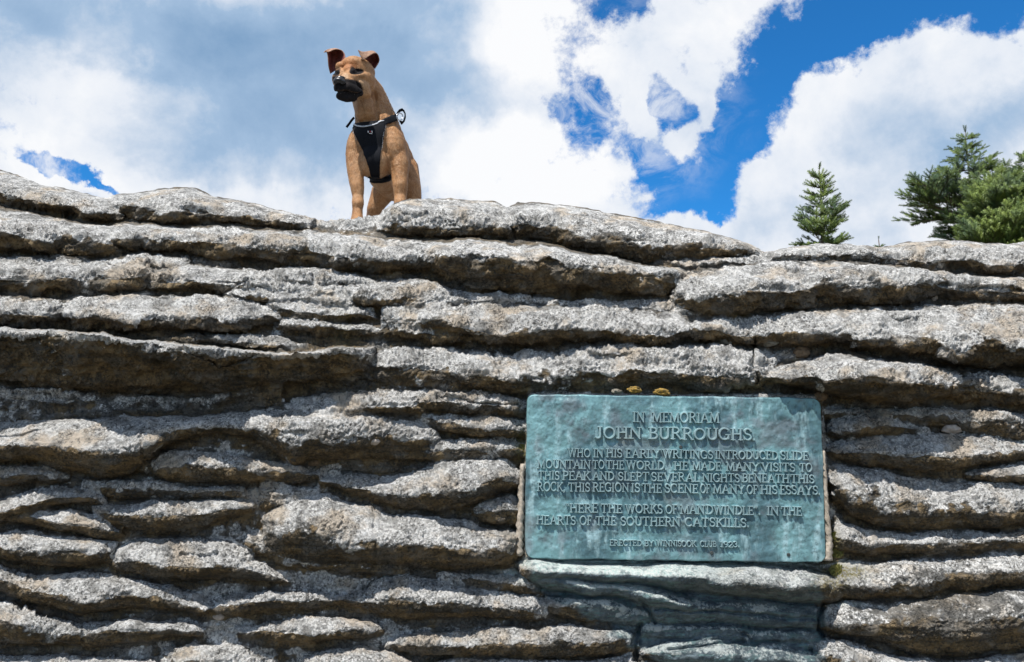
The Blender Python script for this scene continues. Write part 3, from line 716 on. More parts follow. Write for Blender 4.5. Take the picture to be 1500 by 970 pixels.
G['N'] = (.88, [('H', [(.15, 0), (.15, 1)]), ('T', [(.15, 1), (.73, 0)]), ('H', [(.73, 0), (.73, 1)]), ('S', [(.03, 0), (.27, 0)]), ('S', [(.02, 1), (.2, 1)]), ('S', [(.61, 1), (.86, 1)])])
G['O'] = (.86, [('T', arc(.43, .5, .36, .5, 0, 360, 20))])
G['P'] = (.66, stem(.16)+[('T', [(.16, 1)]+arc(.36, .74, .24, .26, 90, -90)+[(.16, .48)])])
G['R'] = (.78, stem(.16)+[('T', [(.16, 1)]+arc(.36, .75, .23, .25, 90, -90)+[(.16, .50)]), ('T', [(.38, .50), (.68, 0)]), ('S', [(.62, 0), (.80, 0)])])
G['S'] = (.60, [('T', [(.52, .80)]+arc(.30, .75, .21, .25, 35, 240, 9)+arc(.30, .25, .23, .25, 60, -145, 9)), ('S', [(.53, .98), (.53, .74)]), ('S', [(.07, .02), (.07, .28)])])
G['T'] = (.76, stem(.38)+[('H', [(.04, 1), (.72, 1)]), ('S', [(.04, 1.03), (.04, .78)]), ('S', [(.72, 1.03), (.72, .78)])])
G['U'] = (.82, [('T', [(.16, 1), (.16, .32)]+arc(.42, .30, .26, .30, 180, 360, 9)+[(.68, .32), (.68, 1)]), ('S', [(.03, 1), (.29, 1)]), ('S', [(.56, 1), (.80, 1)])])
G['V'] = (.84, [('T', [(.10, 1), (.42, 0)]), ('H', [(.42, 0), (.74, 1)]), ('S', [(-.02, 1), (.22, 1)]), ('S', [(.62, 1), (.86, 1)])])
G['W'] = (1.16, [('T', [(.10, 1), (.36, 0)]), ('H', [(.36, 0), (.58, 1)]), ('T', [(.58, 1), (.82, 0)]), ('H', [(.82, 0), (1.06, 1)]), ('S', [(-.02, 1), (.22, 1)]), ('S', [(.48, 1), (.68, 1)]), ('S', [(.95, 1), (1.17, 1)])])
G['Y'] = (.82, [('T', [(.10, 1), (.41, .48), (.41, 0)]), ('H', [(.41, .48), (.72, 1)]), ('S', [(-.02, 1), (.22, 1)]), ('S', [(.60, 1), (.84, 1)]), ('S', [(.28, 0), (.54, 0)])])
G['1'] = (.40, [('T', [(.22, 0), (.22, 1)]), ('S', [(.06, 0), (.38, 0)]), ('S', [(.08, .86), (.22, 1)])])
G['9'] = (.60, [('T', arc(.30, .70, .21, .29, 0, 360, 14)), ('T', [(.51, .70)]+arc(.22, .45, .29, .45, 10, -80, 6))])
G['2'] = (.60, [('T', arc(.30, .72, .21, .27, 160, -30, 8)+[(.10, .02)]), ('T', [(.08, 0), (.54, 0)]), ('S', [(.54, 0), (.54, .18)])])
G['3'] = (.58, [('T', arc(.28, .76, .19, .23, 150, -80, 8)), ('T', arc(.27, .27, .23, .27, 85, -150, 9))])
G['.'] = (.24, [('T', [(.12, .02), (.12, .10)])])
G[','] = (.26, [('T', [(.14, .10), (.14, .0), (.07, -.14)])])
G['“'] = (.44, [('H', [(.10, 1.02), (.18, .80)]), ('H', [(.28, 1.02), (.36, .80)])])
G['”'] = (.44, [('H', [(.18, 1.02), (.10, .80)]), ('H', [(.36, 1.02), (.28, .80)])])
glyph_mesh = {}
def glyph(ch):
    if ch in glyph_mesh: return glyph_mesh[ch]
    vs, fs_ = [], []
    wdt = {'T': T, 'H': .125, 'S': .10}
    for si, (kd, pts) in enumerate(G[ch][1]):
        w2 = wdt[kd]/2; h = {'T': 1.0, 'H': .95, 'S': .90}[kd]+.006*si
        n = len(pts); closed = (n > 3 and abs(pts[0][0]-pts[-1][0]) < 1e-4 and abs(pts[0][1]-pts[-1][1]) < 1e-4)
        if closed: pts = pts[:-1]; n -= 1
        rows = []
        for i in range(n):
            p = Vector(pts[i])
            a = Vector(pts[i-1]) if (i > 0 or closed) else None
            c2 = Vector(pts[(i+1) % n]) if (i < n-1 or closed) else None
            d = ((p-a).normalized() if a is not None else Vector((0, 0)))+((c2-p).normalized() if c2 is not None else Vector((0, 0)))
            d.normalize(); nn = Vector((-d.y, d.x))
            ext = 1.0
            if a is not None and c2 is not None:
                cs = nn.dot(Vector((-(c2-p).normalized().y, (c2-p).normalized().x))); ext = min(1.5, 1/max(cs, .4))
            if not closed and i == 0: p = p-d*w2*.7
            if not closed and i == n-1: p = p+d*w2*.7
            base = len(vs)
            for (q, hh_) in ((-1.06, -.25), (-.92, .72), (-.50, 1.0), (.50, 1.0), (.92, .72), (1.06, -.25)):
                vs.append((p.x+nn.x*w2*q*ext, -hh_*h, p.y+nn.y*w2*q*ext))
            rows.append(base)
        m = n if closed else n-1
        for i in range(m):
            a, b2 = rows[i], rows[(i+1) % n]
            for k in range(5): fs_.append((a+k, a+k+1, b2+k+1, b2+k))
        if not closed:
            fs_.append(tuple(rows[0]+k for k in range(6))); fs_.append(tuple(rows[-1]+k for k in range(5, -1, -1)))
    me = bpy.data.meshes.new('letter'); me.from_pydata(vs, [], fs_); me.materials.append(BRL)
    bm = bmesh.new(); bm.from_mesh(me); bmesh.ops.recalc_face_normals(bm, faces=bm.faces); bm.to_mesh(me); bm.free()
    glyph_mesh[ch] = me; return me
def K(X_, Y_): return 750+X_/2.31, 550+Y_/2.31
LINES = [(126, 158, [("IN", 408, 448), ("MEMORIAM", 472, 700)]),
 (178, 215, [("JOHN", 282, 437), ("BURROUGHS.", 460, 822)]),
 (253, 280, [("WHO", 188, 265), ("IN", 275, 308), ("HIS", 318, 372), ("EARLY", 383, 500), ("WRITINGS", 508, 678), ("INTRODUCED", 686, 897), ("SLIDE", 905, 1000)]),
 (292, 319, [("MOUNTAIN", 85, 265), ("TO", 272, 312), ("THE", 318, 378), ("WORLD.", 385, 522), ("HE", 546, 595), ("MADE", 608, 705), ("MANY", 722, 834), ("VISITS", 842, 955), ("TO", 970, 1012)]),
 (330, 357, [("THIS", 88, 160), ("PEAK", 170, 265), ("AND", 272, 345), ("SLEPT", 358, 462), ("SEVERAL", 470, 632), ("NIGHTS", 642, 768), ("BENEATH", 776, 935), ("THIS", 940, 1020)]),
 (368, 396, [("ROCK,", 85, 180), ("THIS", 190, 263), ("REGION", 272, 395), ("IS", 402, 432), ("THE", 438, 505), ("SCENE", 515, 628), ("OF", 635, 668), ("MANY", 678, 785), ("OF", 792, 828), ("HIS", 838, 895), ("ESSAYS.", 903, 1040)]),
 (439, 467, [("“HERE", 180, 290), ("THE", 300, 372), ("WORKS", 382, 508), ("OF", 518, 558), ("MAN", 568, 650), ("DWINDLE”.", 655, 838), ("IN", 860, 900), ("THE", 908, 978)]),
 (479, 507, [("HEARTS", 83, 215), ("OF", 228, 270), ("THE", 282, 352), ("SOUTHERN", 366, 568), ("CATSKILLS.", 583, 800)]),
 (559, 577, [("ERECTED", 330, 438), ("BY", 447, 478), ("WINNISOOK", 487, 622), ("CLUB", 635, 690), ("1923.", 703, 768)])]
for ya, yb, words in LINES:
    xm = (words[0][1]+words[-1][2])/2
    vt = to_plq(*K(xm, ya))[1]; vb_ = to_plq(*K(xm, yb))[1]; hgt_ = vt-vb_
    for wd, xa, xb in words:
        u0 = to_plq(*K(xa, (ya+yb)/2))[0]; u1 = to_plq(*K(xb, (ya+yb)/2))[0]
        adv = [G[c][0] for c in wd]; tot = sum(adv)+.05*(len(wd)-1); sx_ = (u1-u0)/tot; x_ = u0
        for ch in wd:
            o = bpy.data.objects.new('letter', glyph(ch)); C.objects.link(o); o.parent = plaque
            # light sinking and leaning, as in an old casting
            o.location = (x_, .0002, vb_+random.uniform(-.0006, .0006)); o.rotation_euler = (0, random.uniform(-.018, .018), 0)
            o.scale = (sx_, .0060+hgt_*.17, hgt_*random.uniform(.97, 1.03)); x_ += sx_*(G[ch][0]+.05)
darkm = simple('bolt_hole_shade', (.03, .035, .035), .5, (.06, .07, .07))  # dark raised discs painted for the shade inside the bolt holes
for bx, by in ((1042.5, 809.7), (1155, 812.5), (997, 655)):
    u, v = to_plq(bx, by); vs = []; fs_ = []
    for k, (rr_, dd_) in enumerate(((.0052, .001), (.0052, -.0024), (.0040, -.0034), (.0016, -.0028))):
        for i in range(12): vs.append((u+rr_*math.cos(i*math.pi/6), dd_, v+rr_*math.sin(i*math.pi/6)))
    for k in range(3):
        for i in range(12): fs_.append((k*12+i, k*12+(i+1) % 12, (k+1)*12+(i+1) % 12, (k+1)*12+i))
    fs_.append(tuple(range(36, 48)))
    mesh_py('bolt_hole', vs, fs_, darkm, plaque, True, local=True)
# mortar bedding the tablet, left and right
mortar = simple('crumbling_mortar', (.46, .40, .33), .95, (.28, .24, .19), 60, .006)
def strip(name, pts, label):
    vs = []; n = len(pts)
    Yf = 2.385
    for (px, py, hw) in pts:
        for k, (q, d) in enumerate(((-1, .028), (-.9, .004), (-.3, -.004), (.35, -.002), (.9, .006), (1, .028))):
            j = .002*math.sin(py*1.7+k*2)+.0025*math.sin(py*.61+k)
            u, v = to_plq(px+q*hw*1.35, py); vs.append(plq_world(u+j*.9, v, -.004-d-j*.6))
    fs_ = [(i*6+k, i*6+k+1, (i+1)*6+k+1, (i+1)*6+k) for i in range(n-1) for k in range(5)]
    fs_ += [tuple(range(6)), tuple((n-1)*6+k for k in range(6))]
    e_ = mesh_py(name, vs, fs_, mortar, None, True); return tag(e_, label, 'mortar')
def dense(pts, m=8):
    out = []
    for a, b2 in zip(pts[:-1], pts[1:]):
        for i in range(m):
            q = i/m; out.append(tuple(a[k]+(b2[k]-a[k])*q+(random.uniform(-.5, .5) if k < 1 else 0) for k in range(3)))
    return out+[pts[-1]]
strip('mortar_strip', dense([(766, 680, 2.2), (764, 720, 3.2), (762, 770, 4), (761, 815, 4)]), 'pale grey mortar strip along the left edge of the bronze tablet')
strip('mortar_strip', dense([(1207.5, 660, 2), (1210, 700, 3), (1212, 740, 3), (1216, 790, 4), (1215, 822, 6)]), 'sunlit tan mortar strip along the right edge of the bronze tablet')

# ------------------------------------------------------------------ loose stones
def pebble(name, px, py, rpx, sq, mat, label, cat='stone', group=None, rough=.15, seed=0, push=0.4, base=None):
    p, n = surf(px, py) if base is None else (base, Vector((0, -1, 0)))
    r = rpx*pxm(px, py, p.y)
    bm = bmesh.new(); bmesh.ops.create_icosphere(bm, subdivisions=4, radius=1)
    vv = np.array([v.co[:] for v in bm.verts])
    dn_ = 1+rough*fbm(vv[:, 0]*1.3+seed, vv[:, 1]*1.3, vv[:, 2]*1.3+seed*3, 4)
    for v, d in zip(bm.verts, dn_): v.co = Vector((v.co.x*r*sq[0], v.co.y*r*sq[1], v.co.z*r*sq[2]))*float(d)
    me = bpy.data.meshes.new(name); bm.to_mesh(me); bm.free(); me.materials.append(mat)
    me.polygons.foreach_set('use_smooth', [True]*len(me.polygons))
    o = bpy.data.objects.new(name, me); C.objects.link(o); o.location = p+n*r*push+Vector((0, 0, 0))
    o.rotation_euler = (random.uniform(-.2, .2), random.uniform(-.15, .15), random.uniform(-.3, .3))
    return tag(o, label, cat, group)
ochre = simple('ochre_lichen_stone', (.34, .21, .04), .9, (.10, .075, .03), 130, .006)
pale = simple('pale_pebble', (.42, .37, .33), .6, (.30, .25, .21), 60, .001)
grst = simple('grey_stone', (.23, .21, .17), .9, (.10, .09, .07), 60, .004)
brst = simple('brown_stone', (.22, .15, .09), .9, (.12, .08, .05), 60, .003)
tp = plq_world(*to_plq(931, 571), 0); pebble('stone', 931, 569, 10, (1.0, .8, .5), ochre, 'dark ochre lichen-covered stone on the top edge of the tablet, left of the brighter one', base=Vector((tp.x, tp.y+.022, tp.z+.001)), rough=.35, seed=2)
tp = plq_world(*to_plq(971, 574), 0); pebble('stone', 971, 573, 10, (1.15, .8, .55), ochre, 'bright yellow ochre stone on the top edge of the tablet, right of the darker one', base=Vector((tp.x, tp.y+.020, tp.z-.001)), rough=.28, seed=5)
tp = plq_world(*to_plq(905, 573), 0); pebble('stone', 905, 571, 7, (1.1, .8, .5), grst, 'small grey stone wedged above the tablet left of the two ochre stones', base=Vector((tp.x, tp.y+.028, tp.z)), rough=.3, seed=7)
pebble('pebble', 320, 903, 9, (1.1, .8, .68), pale, 'smooth pale pebble lodged in the crevice low on the left')
pebble('pebble', 548, 649, 8, (1.15, .8, .7), pale, 'pinkish oval pebble on the lichen left of the tablet', seed=3)
pebble('pebble', 460, 681, 9, (1.2, .8, .55), brst, 'small brown pebble under the lip of the long white ledge', seed=4)
pebble('stone', 1063, 502, 12, (1.0, .8, .7), grst, 'dark mossy stone in the crevice above the tablet, left of the flat one', rough=.35, seed=9)
pebble('stone', 1122, 504, 16, (1.1, .7, .50), grst, 'flat grey stone lying in the crevice above the tablet', rough=.3, seed=12)
pebble('stone', 1174, 517, 13, (1.0, .7, .75), brst, 'rounded brown stone in the crevice up and left of the tablet corner', rough=.2, seed=14, push=.1)
pebble('stone', 1203, 581, 9, (1.0, .7, .8), brst, 'small brown stone beside the top right corner of the tablet', rough=.25, seed=16, push=.2)
pebble('stone', 1371, 437, 6, (.9, .8, 1.0), pale, 'little pale stone standing at the right end of the brown overhang', seed=18)
pebble('stone', 1396, 628, 12, (1.4, .7, .6), pale, 'flat buff stone at the right end of the small rounded ledge', seed=21, push=.1)
# ------------------------------------------------------------------ moss tufts
mossm_, t, b = newmat('moss')
g = t.new('ShaderNodeNewGeometry').outputs['Position']
t.l.new(t.mix(t.mr(t.noise(g, 90, 4, .6), .35, .65), (.16, .17, .04), (.33, .30, .10)), b.inputs['Base Color']); b.inputs['Roughness'].default_value = .9
def moss_tuft(px, py, rpx, n, label, base=None):
    p, nn = surf(px, py) if base is None else (base, Vector((0, -1, 0)))
    r = rpx*pxm(px, py, p.y); vs, fs_ = [], []
    for i in range(n):
        a = random.uniform(0, 6.283); q = random.random()**.5
        c = p+Vector((math.cos(a)*q*r, random.uniform(-.4, .25)*r, math.sin(a)*q*r*.75))
        d = Vector((random.uniform(-.6, .6), random.uniform(-1, -.1), random.uniform(-.1, 1))).normalized()*r*random.uniform(.25, .5)
        s2 = d.cross(Vector((random.random(), random.random(), random.random()))).normalized()*r*.07
        k = len(vs); vs += [c-s2, c+s2, c+d]; fs_.append((k, k+1, k+2))
    o = mesh_py('moss_tuft', vs, fs_, mossm_, None, False); return tag(o, label, 'moss')
moss_tuft(1224, 809, 9, 900, 'yellow-green moss cushion beside the lower right corner of the tablet')
moss_tuft(1221, 785, 7, 600, 'narrow strip of moss beside the right mortar of the tablet')
moss_tuft(1226, 836, 11, 800, 'brownish moss on the ledge below the tablet corner')
moss_tuft(766, 655, 6, 600, 'dark yellow moss in the crack at the left edge of the tablet')

# ------------------------------------------------------------------ dog
DY = 3.16                                  # how far away its chest is
def sphere_pts(c, r, M3=None, nu=20, nv=12):
    vs = []; fs_ = []
    for i in range(nv+1):
        th = math.pi*i/nv
        for j in range(nu):
            ph = 2*math.pi*j/nu
            q = Vector((math.sin(th)*math.cos(ph)*r[0], math.sin(th)*math.sin(ph)*r[1], math.cos(th)*r[2]))
            vs.append(c+(M3 @ q if M3 else q))
    for i in range(nv):
        for j in range(nu):
            fs_.append((i*nu+j, (i+1)*nu+j, (i+1)*nu+(j+1) % nu, i*nu+(j+1) % nu))
    return vs, fs_
class Blob:
    def __init__(s): s.v = []; s.f = []
    def add(s, vf):
        k = len(s.v); s.v += vf[0]; s.f += [tuple(i+k for i in f) for f in vf[1]]
    def ell(s, px, py, Y, rx, ry, rz, rot=(0, 0, 0)):
        m = pxm(px, py, Y)
        from mathutils import Euler
        s.add(sphere_pts(P(px, py, Y), (rx*m, ry*m, rz*m), Euler([R(a) for a in rot]).to_matrix()))
    def chain(s, pts):
        """tapered limb through (px, py, Y, radius in px)"""
        for a, b_ in zip(pts[:-1], pts[1:]):
            A = P(*a[:3]); Bq = P(*b_[:3]); ra = a[3]*pxm(*a[:3]); rb = b_[3]*pxm(*b_[:3])
            n = max(3, int((Bq-A).length/(min(ra, rb)*.30)))
            for i in range(n+1):
                q = i/n; s.add(sphere_pts(A.lerp(Bq, q), [(ra+(rb-ra)*q)]*3, None, 14, 8))
    def remesh(s, name, voxel, it, mat, parent, fac=.5):
        me = bpy.data.meshes.new('tmp'); me.from_pydata([tuple(v) for v in s.v], [], s.f)
        o = bpy.data.objects.new('tmp', me); C.objects.link(o)
        m = o.modifiers.new('r', 'REMESH'); m.mode = 'VOXEL'; m.voxel_size = voxel
        m = o.modifiers.new('s', 'SMOOTH'); m.iterations = it; m.factor = fac
        dg = bpy.context.evaluated_depsgraph_get(); dg.update()
        ev = o.evaluated_get(dg).to_mesh()
        n = len(ev.vertices); co = np.empty(n*3, np.float32); ev.vertices.foreach_get('co', co); co = co.reshape(-1, 3)
        fs_ = [tuple(p.vertices) for p in ev.polygons]
        o.to_mesh_clear() if False else None
        bpy.data.objects.remove(o, do_unlink=True)
        return co, fs_
bd = Blob()
# trunk, seen from the front and below, its hindquarters away from us
bd.ell(549, 216, 3.17, 38, 40, 43, (18, 0, 0))
bd.ell(557, 212, 3.28, 37, 50, 40)
bd.ell(569, 230, 3.42, 33, 46, 38)
bd.ell(579, 240, 3.56, 28, 36, 34)
bd.ell(548, 238, 3.12, 26, 26, 24)
bd.ell(552, 190, 3.18, 33, 34, 26)
bd.chain([(556, 262, 3.24, 15), (570, 276, 3.40, 15), (578, 280, 3.5, 15)])
# shoulders and upper arms
bd.ell(525, 218, 3.15, 17.5, 24, 32, (0, 6, 0)); bd.ell(577, 219, 3.15, 19.5, 26, 36, (0, -8, 0))
bd.chain([(526, 206, 3.14, 14), (521.5, 226, 3.13, 15.5), (521, 242, 3.12, 13.5), (521, 256, 3.11, 11.6), (523, 272, 3.105, 10.4), (524.2, 288, 3.105, 8.4), (524, 298, 3.095, 9.0), (523.4, 306, 3.10, 7.6), (523, 318, 3.09, 8.2), (522, 327, 3.07, 10)])
bd.chain([(575, 204, 3.16, 15), (580, 224, 3.14, 17), (585, 242, 3.13, 15.5), (585, 258, 3.12, 12.8), (586, 272, 3.11, 11.3), (586.5, 288, 3.115, 9.2), (586.5, 298, 3.10, 9.8), (587, 312, 3.10, 9), (587, 322, 3.08, 10)])
for q in (-6, -2, 2, 6):
    bd.chain([(522+q, 327, 3.05, 4.2), (522+q*1.25, 331, 3.015, 3.6)]); bd.chain([(587+q, 326, 3.06, 4.2), (587+q*1.25, 330, 3.025, 3.6)])
# hind legs
bd.chain([(574, 262, 3.55, 19), (560, 284, 3.46, 17), (549, 304, 3.46, 11.5), (545, 320, 3.56, 8.5), (543, 340, 3.54, 8)])
bd.chain([(594, 248, 3.56, 20), (602, 276, 3.47, 15), (606, 300, 3.46, 12), (606, 330, 3.52, 9)])
# neck
bd.chain([(555, 198, 3.20, 34), (550.5, 176, 3.19, 30.5), (546, 157, 3.19, 26.5), (542, 140, 3.19, 23), (532, 122, 3.15, 20)])
bd.chain([(537, 166, 3.10, 17), (530, 146, 3.13, 14.5)])
# head
bd.ell(524, 107, 3.085, 25, 27, 20)                 # skull
bd.ell(520, 98, 3.06, 21, 20, 13)                   # forehead
bd.ell(536, 119, 3.08, 14, 20, 18)                  # cheek
bd.ell(501.5, 117, 3.05, 15, 18, 16)
bd.ell(522, 128, 3.05, 20, 18, 12)
bd.ell(532, 136, 3.07, 12, 14, 9)
bd.chain([(516, 113, 3.02, 12), (507, 119, 2.975, 10.5), (500, 121, 2.945, 9.2)])   # bridge of the muzzle
bd.ell(509, 127, 2.98, 14.5, 20, 11)
bd.chain([(497, 129, 2.945, 8.2), (501, 134, 2.945, 7.2)])
bd.chain([(509, 129, 2.945, 9.0), (519, 134, 2.965, 8.6), (526, 136, 2.99, 6.6)])       # flew
bd.chain([(498, 141, 2.955, 6.0), (508, 143.5, 2.955, 6.4), (518, 142.5, 2.975, 6.0)])  # lower lip, chin
bd.ell(526, 97.5, 3.044, 12, 11, 6.5, (0, 10, 0)); bd.ell(500, 99, 3.050, 9, 10, 7); bd.ell(512, 95, 3.052, 12, 12, 8)
bd.ell(527, 113, 3.03, 12, 12, 8); bd.ell(512, 105, 3.03, 10, 12, 9)
co, fs_ = bd.remesh('body', .0034, 7, None, None)
dog = empty('dog', P(552, 322, 3.2), 'tan short-haired dog with a black muzzle standing on the ledge in a black harness', 'dog')
# photograph-like coordinates of every vertex, used only to say where the coat changes colour
def topx(co):
    x, y, z = co[:, 0], co[:, 1], co[:, 2]-CAMZ
    c, s = math.cos(PITCH), math.sin(PITCH); dz = y*c+z*s
    return 750+FPX*x/dz, 485-FPX*(-y*s+z*c)/dz
qx, qy = topx(co)
def gs(cx, cy, rx, ry, yc=None, ry_=.06):
    g_ = np.exp(-(((qx-cx)/rx)**2+((qy-cy)/ry)**2)**1.6)
    if yc is not None: g_ = g_*np.exp(-((co[:, 1]-yc)/ry_)**4)
    return g_
front = sstep(3.12, 3.04, co[:, 1])
# mouth line and nostril folds, pressed into the surface; eye sockets
dent = .0080*gs(492.5, 107.2, 4.4, 2.8)*front+.0105*gs(521.5, 105.6, 8.0, 3.0)*front
ml = np.interp(qx, [490, 497, 503, 512, 520, 527, 532], [136, 135, 133.5, 135.5, 138.0, 137.6, 134])
dent += .0075*np.exp(-((qy-ml)/1.3)**2)*((qx > 488) & (qx < 530))*sstep(3.03, 3.0, co[:, 1])
dent += .0015*np.exp(-((qx-500.5-(qy-125)*.1)/1.0)**2)*((qy > 124) & (qy < 134))*sstep(3.03, 3.0, co[:, 1])
me = bpy.data.meshes.new('t2'); me.from_pydata([tuple(v) for v in co], [], fs_); me.update()
vn = np.empty(len(co)*3, np.float32); me.vertices.foreach_get('normal', vn); vn = vn.reshape(-1, 3)
bpy.data.meshes.remove(me)
sk = .0022*fbm(co[:, 0]*19, co[:, 1]*19, co[:, 2]*11, 3)+.0004*fbm(co[:, 0]*90, co[:, 1]*90, co[:, 2]*50, 2)
# breast muscles: a furrow down the middle of the chest, tendons in the neck
sk = sk-.006*np.exp(-((qx-(548+(qy-200)*.02))/4.5)**2)*sstep(186, 205, qy)*sstep(268, 250, qy)*front
sk = sk-.010*np.exp(-((qx-(550+(qy-142)*.10))/3.0)**2)*sstep(128, 142, qy)*sstep(186, 174, qy)*sstep(3.25, 3.15, co[:, 1])
sk = sk-.006*np.exp(-((qx-(528+(qy-140)*.20))/2.6)**2)*sstep(138, 150, qy)*sstep(186, 172, qy)*sstep(3.2, 3.1, co[:, 1])
sk = sk-.004*np.exp(-((qx-(546+(qy-130)*.42))/2.6)**2)*sstep(130, 142, qy)*sstep(182, 168, qy)*.4
sk = sk-.005*np.exp(-((qx-(566+(qy-220)*.28))/3.5)**2)*sstep(196, 215, qy)*sstep(275, 255, qy)
sk = sk-.004*np.exp(-((qx-(533-(qy-220)*.12))/3.0)**2)*sstep(200, 215, qy)*sstep(255, 240, qy)
co = co+vn*(sk-dent)[:, None]
zz_ = co[:, 1]
mz = np.clip(sstep(3.055, 3.01, zz_)*sstep(110, 117, qy+.22*(500-qx)), 0, 1)
mz *= sstep(538, 529, qx+.55*np.maximum(132-qy, 0))
mz = np.maximum(mz, gs(507, 138, 20, 9)*sstep(3.05, 3.0, zz_))
jaw = gs(520, 150, 24, 7)*0
eye_ = np.clip(gs(491.8, 107, 5.2, 4.3)*front+gs(522.5, 104.6, 10, 4.0)*front+.42*gs(516, 100, 3.6, 5)*front+.4*gs(496.5, 101.5, 3, 5)*front, 0, 1)
soft = np.clip(.55*gs(520, 106, 13, 9)*front+.45*gs(493, 107, 8, 8)*front, 0, 1)
blackm = np.clip(np.maximum(np.maximum(mz, np.clip(eye_*1.5, 0, 1)), soft*.42), 0, 1)
blackm = np.clip(blackm-.42*np.exp(-((qy-(ml-2.0))/.9)**2)*((qx > 492) & (qx < 527))*sstep(3.03, 3.0, co[:, 1]), 0, 1)
light = np.clip(gs(506, 112, 5.5, 4.5)*front+.8*gs(530, 128, 13, 12)+.6*gs(520, 148, 16, 8)+.8*gs(552, 264, 12, 14)+.35*gs(545, 235, 26, 30), 0, 1)
rust = np.clip(gs(512, 95, 16, 8)*.9, 0, 1)*.75
coat, t, b = newmat('tan_short_coat')
g = t.new('ShaderNodeNewGeometry').outputs['Position']
n1 = t.noise(g, 14, 5, .6); n2 = t.noise(t.mapping(g, (1, 1, .3)), 260, 3, .7); n3 = t.noise(g, 45, 4, .65)
c = t.mix(t.mr(n1, .38, .62), (.31, .150, .060), (.44, .235, .108))
c = t.mix(t.math('MULTIPLY', t.mr(n3, .45, .62), .5), c, (.46, .285, .16))
c = t.mix(t.attr('lightfur'), c, (.50, .34, .21)); c = t.mix(t.attr('rustfur'), c, (.36, .115, .03))
c = t.mix(t.math('MULTIPLY', t.mr(n2, .45, .65), .5), c, (.16, .078, .035))
bk = t.math('ADD', t.attr('mask'), t.math('MULTIPLY', t.math('SUBTRACT', n3, .5), .35))
ht = t.attr('hairtone')
c = t.mix(t.mr(ht, .5, 1.0, 0, .55, False), c, (.64, .44, .27)); c = t.mix(t.mr(ht, .5, 0, 0, .75, False), c, (.19, .085, .035))
c = t.mix(t.mr(bk, .12, .80), c, t.mix(n3, (.006, .0055, .006), (.018, .015, .016)))
t.l.new(c, b.inputs['Base Color']); t.l.new(t.mr(t.attr('mask'), .2, .8, .55, .75), b.inputs['Roughness'])
t.l.new(t.mr(t.attr('mask'), .2, .8, .22, .12), b.inputs['Specular IOR Level'])
bump(t, b, t.math('ADD', n2, n3), .6, .004)
tri = []
for f in fs_:
    if len(f) == 4: tri.append(f)
    else: tri.append((f[0], f[1], f[2], f[2]))
bodyo = mesh_np('body', co, np.array(tri), coat, dog, True, {'mask': blackm, 'lightfur': light, 'rustfur': rust, 'hairtone': np.full(len(co), .46)})
bvh = BVHTree.FromPolygons([tuple(v) for v in co], fs_)
def on_dog(px, py, off=.004):
    o_ = Vector((0, 0, CAMZ)); d = (P(px, py, 3)-o_).normalized()
    h = bvh.ray_cast(o_, d)
    if h[0] is None:
        h = bvh.find_nearest(P(px, py, 3.16))
    return h[0]+h[1]*off*(1 if h[1].dot(d) < 0 else -1), (h[1] if h[1].dot(d) < 0 else -h[1])
# short coat: many fine hairs lying along the body
T_ = np.array([f[:3] for f in fs_]+[(f[0], f[2], f[3]) for f in fs_ if len(f) == 4])
a_, b_2, c_3 = co[T_[:, 0]], co[T_[:, 1]], co[T_[:, 2]]; cr = np.cross(b_2-a_, c_3-a_); ar = np.linalg.norm(cr, axis=1)+1e-12
rs_ = np.random.RandomState(5); NH = 90000
pick = rs_.choice(len(T_), NH, p=ar/ar.sum()); u1 = rs_.rand(NH, 1); u2 = rs_.rand(NH, 1); fl_ = (u1+u2) > 1; u1[fl_] = 1-u1[fl_]; u2[fl_] = 1-u2[fl_]
hp = a_[pick]+u1*(b_2-a_)[pick]+u2*(c_3-a_)[pick]; hn = (cr/ar[:, None])[pick]
if (hn*vn[T_[pick, 0]]).sum() < 0: hn = -hn
hx_, hy_ = topx(hp)
headw = sstep(158, 140, hy_)[:, None]
flow = np.array([.05, .25, -1.0])*(1-headw)+np.array([.35, .8, -.15])*headw
flow = flow+rs_.normal(0, .16, (NH, 3)); flow = flow-(flow*hn).sum(1, keepdims=True)*hn; flow /= np.linalg.norm(flow, axis=1, keepdims=True)+1e-9
near_eye = (np.hypot((hx_-521)/10, (hy_-105.6)/5) < 1) | (np.hypot((hx_-492.5)/6, (hy_-107)/5) < 1) | (np.hypot((hx_-497)/10, (hy_-118)/8) < 1)
ln_ = (.0075-.0035*headw)*rs_.uniform(.6, 1.25, (NH, 1)); hd = flow+hn*rs_.uniform(.10, .38, (NH, 1)); sd_ = np.cross(flow, hn)*.00050
ok = ~near_eye; hp, hd, sd_, ln_, pk = hp[ok], hd[ok], sd_[ok], ln_[ok], T_[pick[ok], 0]; NH = len(hp)
HV = np.stack([hp-sd_, hp+sd_, hp+hd*ln_], 1).reshape(-1, 3)
tone = np.clip(.5+.28*rs_.normal(size=NH)+.25*perlin(hp[:, 0]*30, hp[:, 1]*30, hp[:, 2]*16), 0, 1)
fur = mesh_np('fur', HV, np.arange(NH*3).reshape(-1, 3), coat, dog, False, {'mask': np.repeat(blackm[pk], 3), 'lightfur': np.repeat(light[pk], 3), 'rustfur': np.repeat(rust[pk], 3), 'hairtone': np.repeat(tone, 3)})
fur['kind'] = 'stuff'
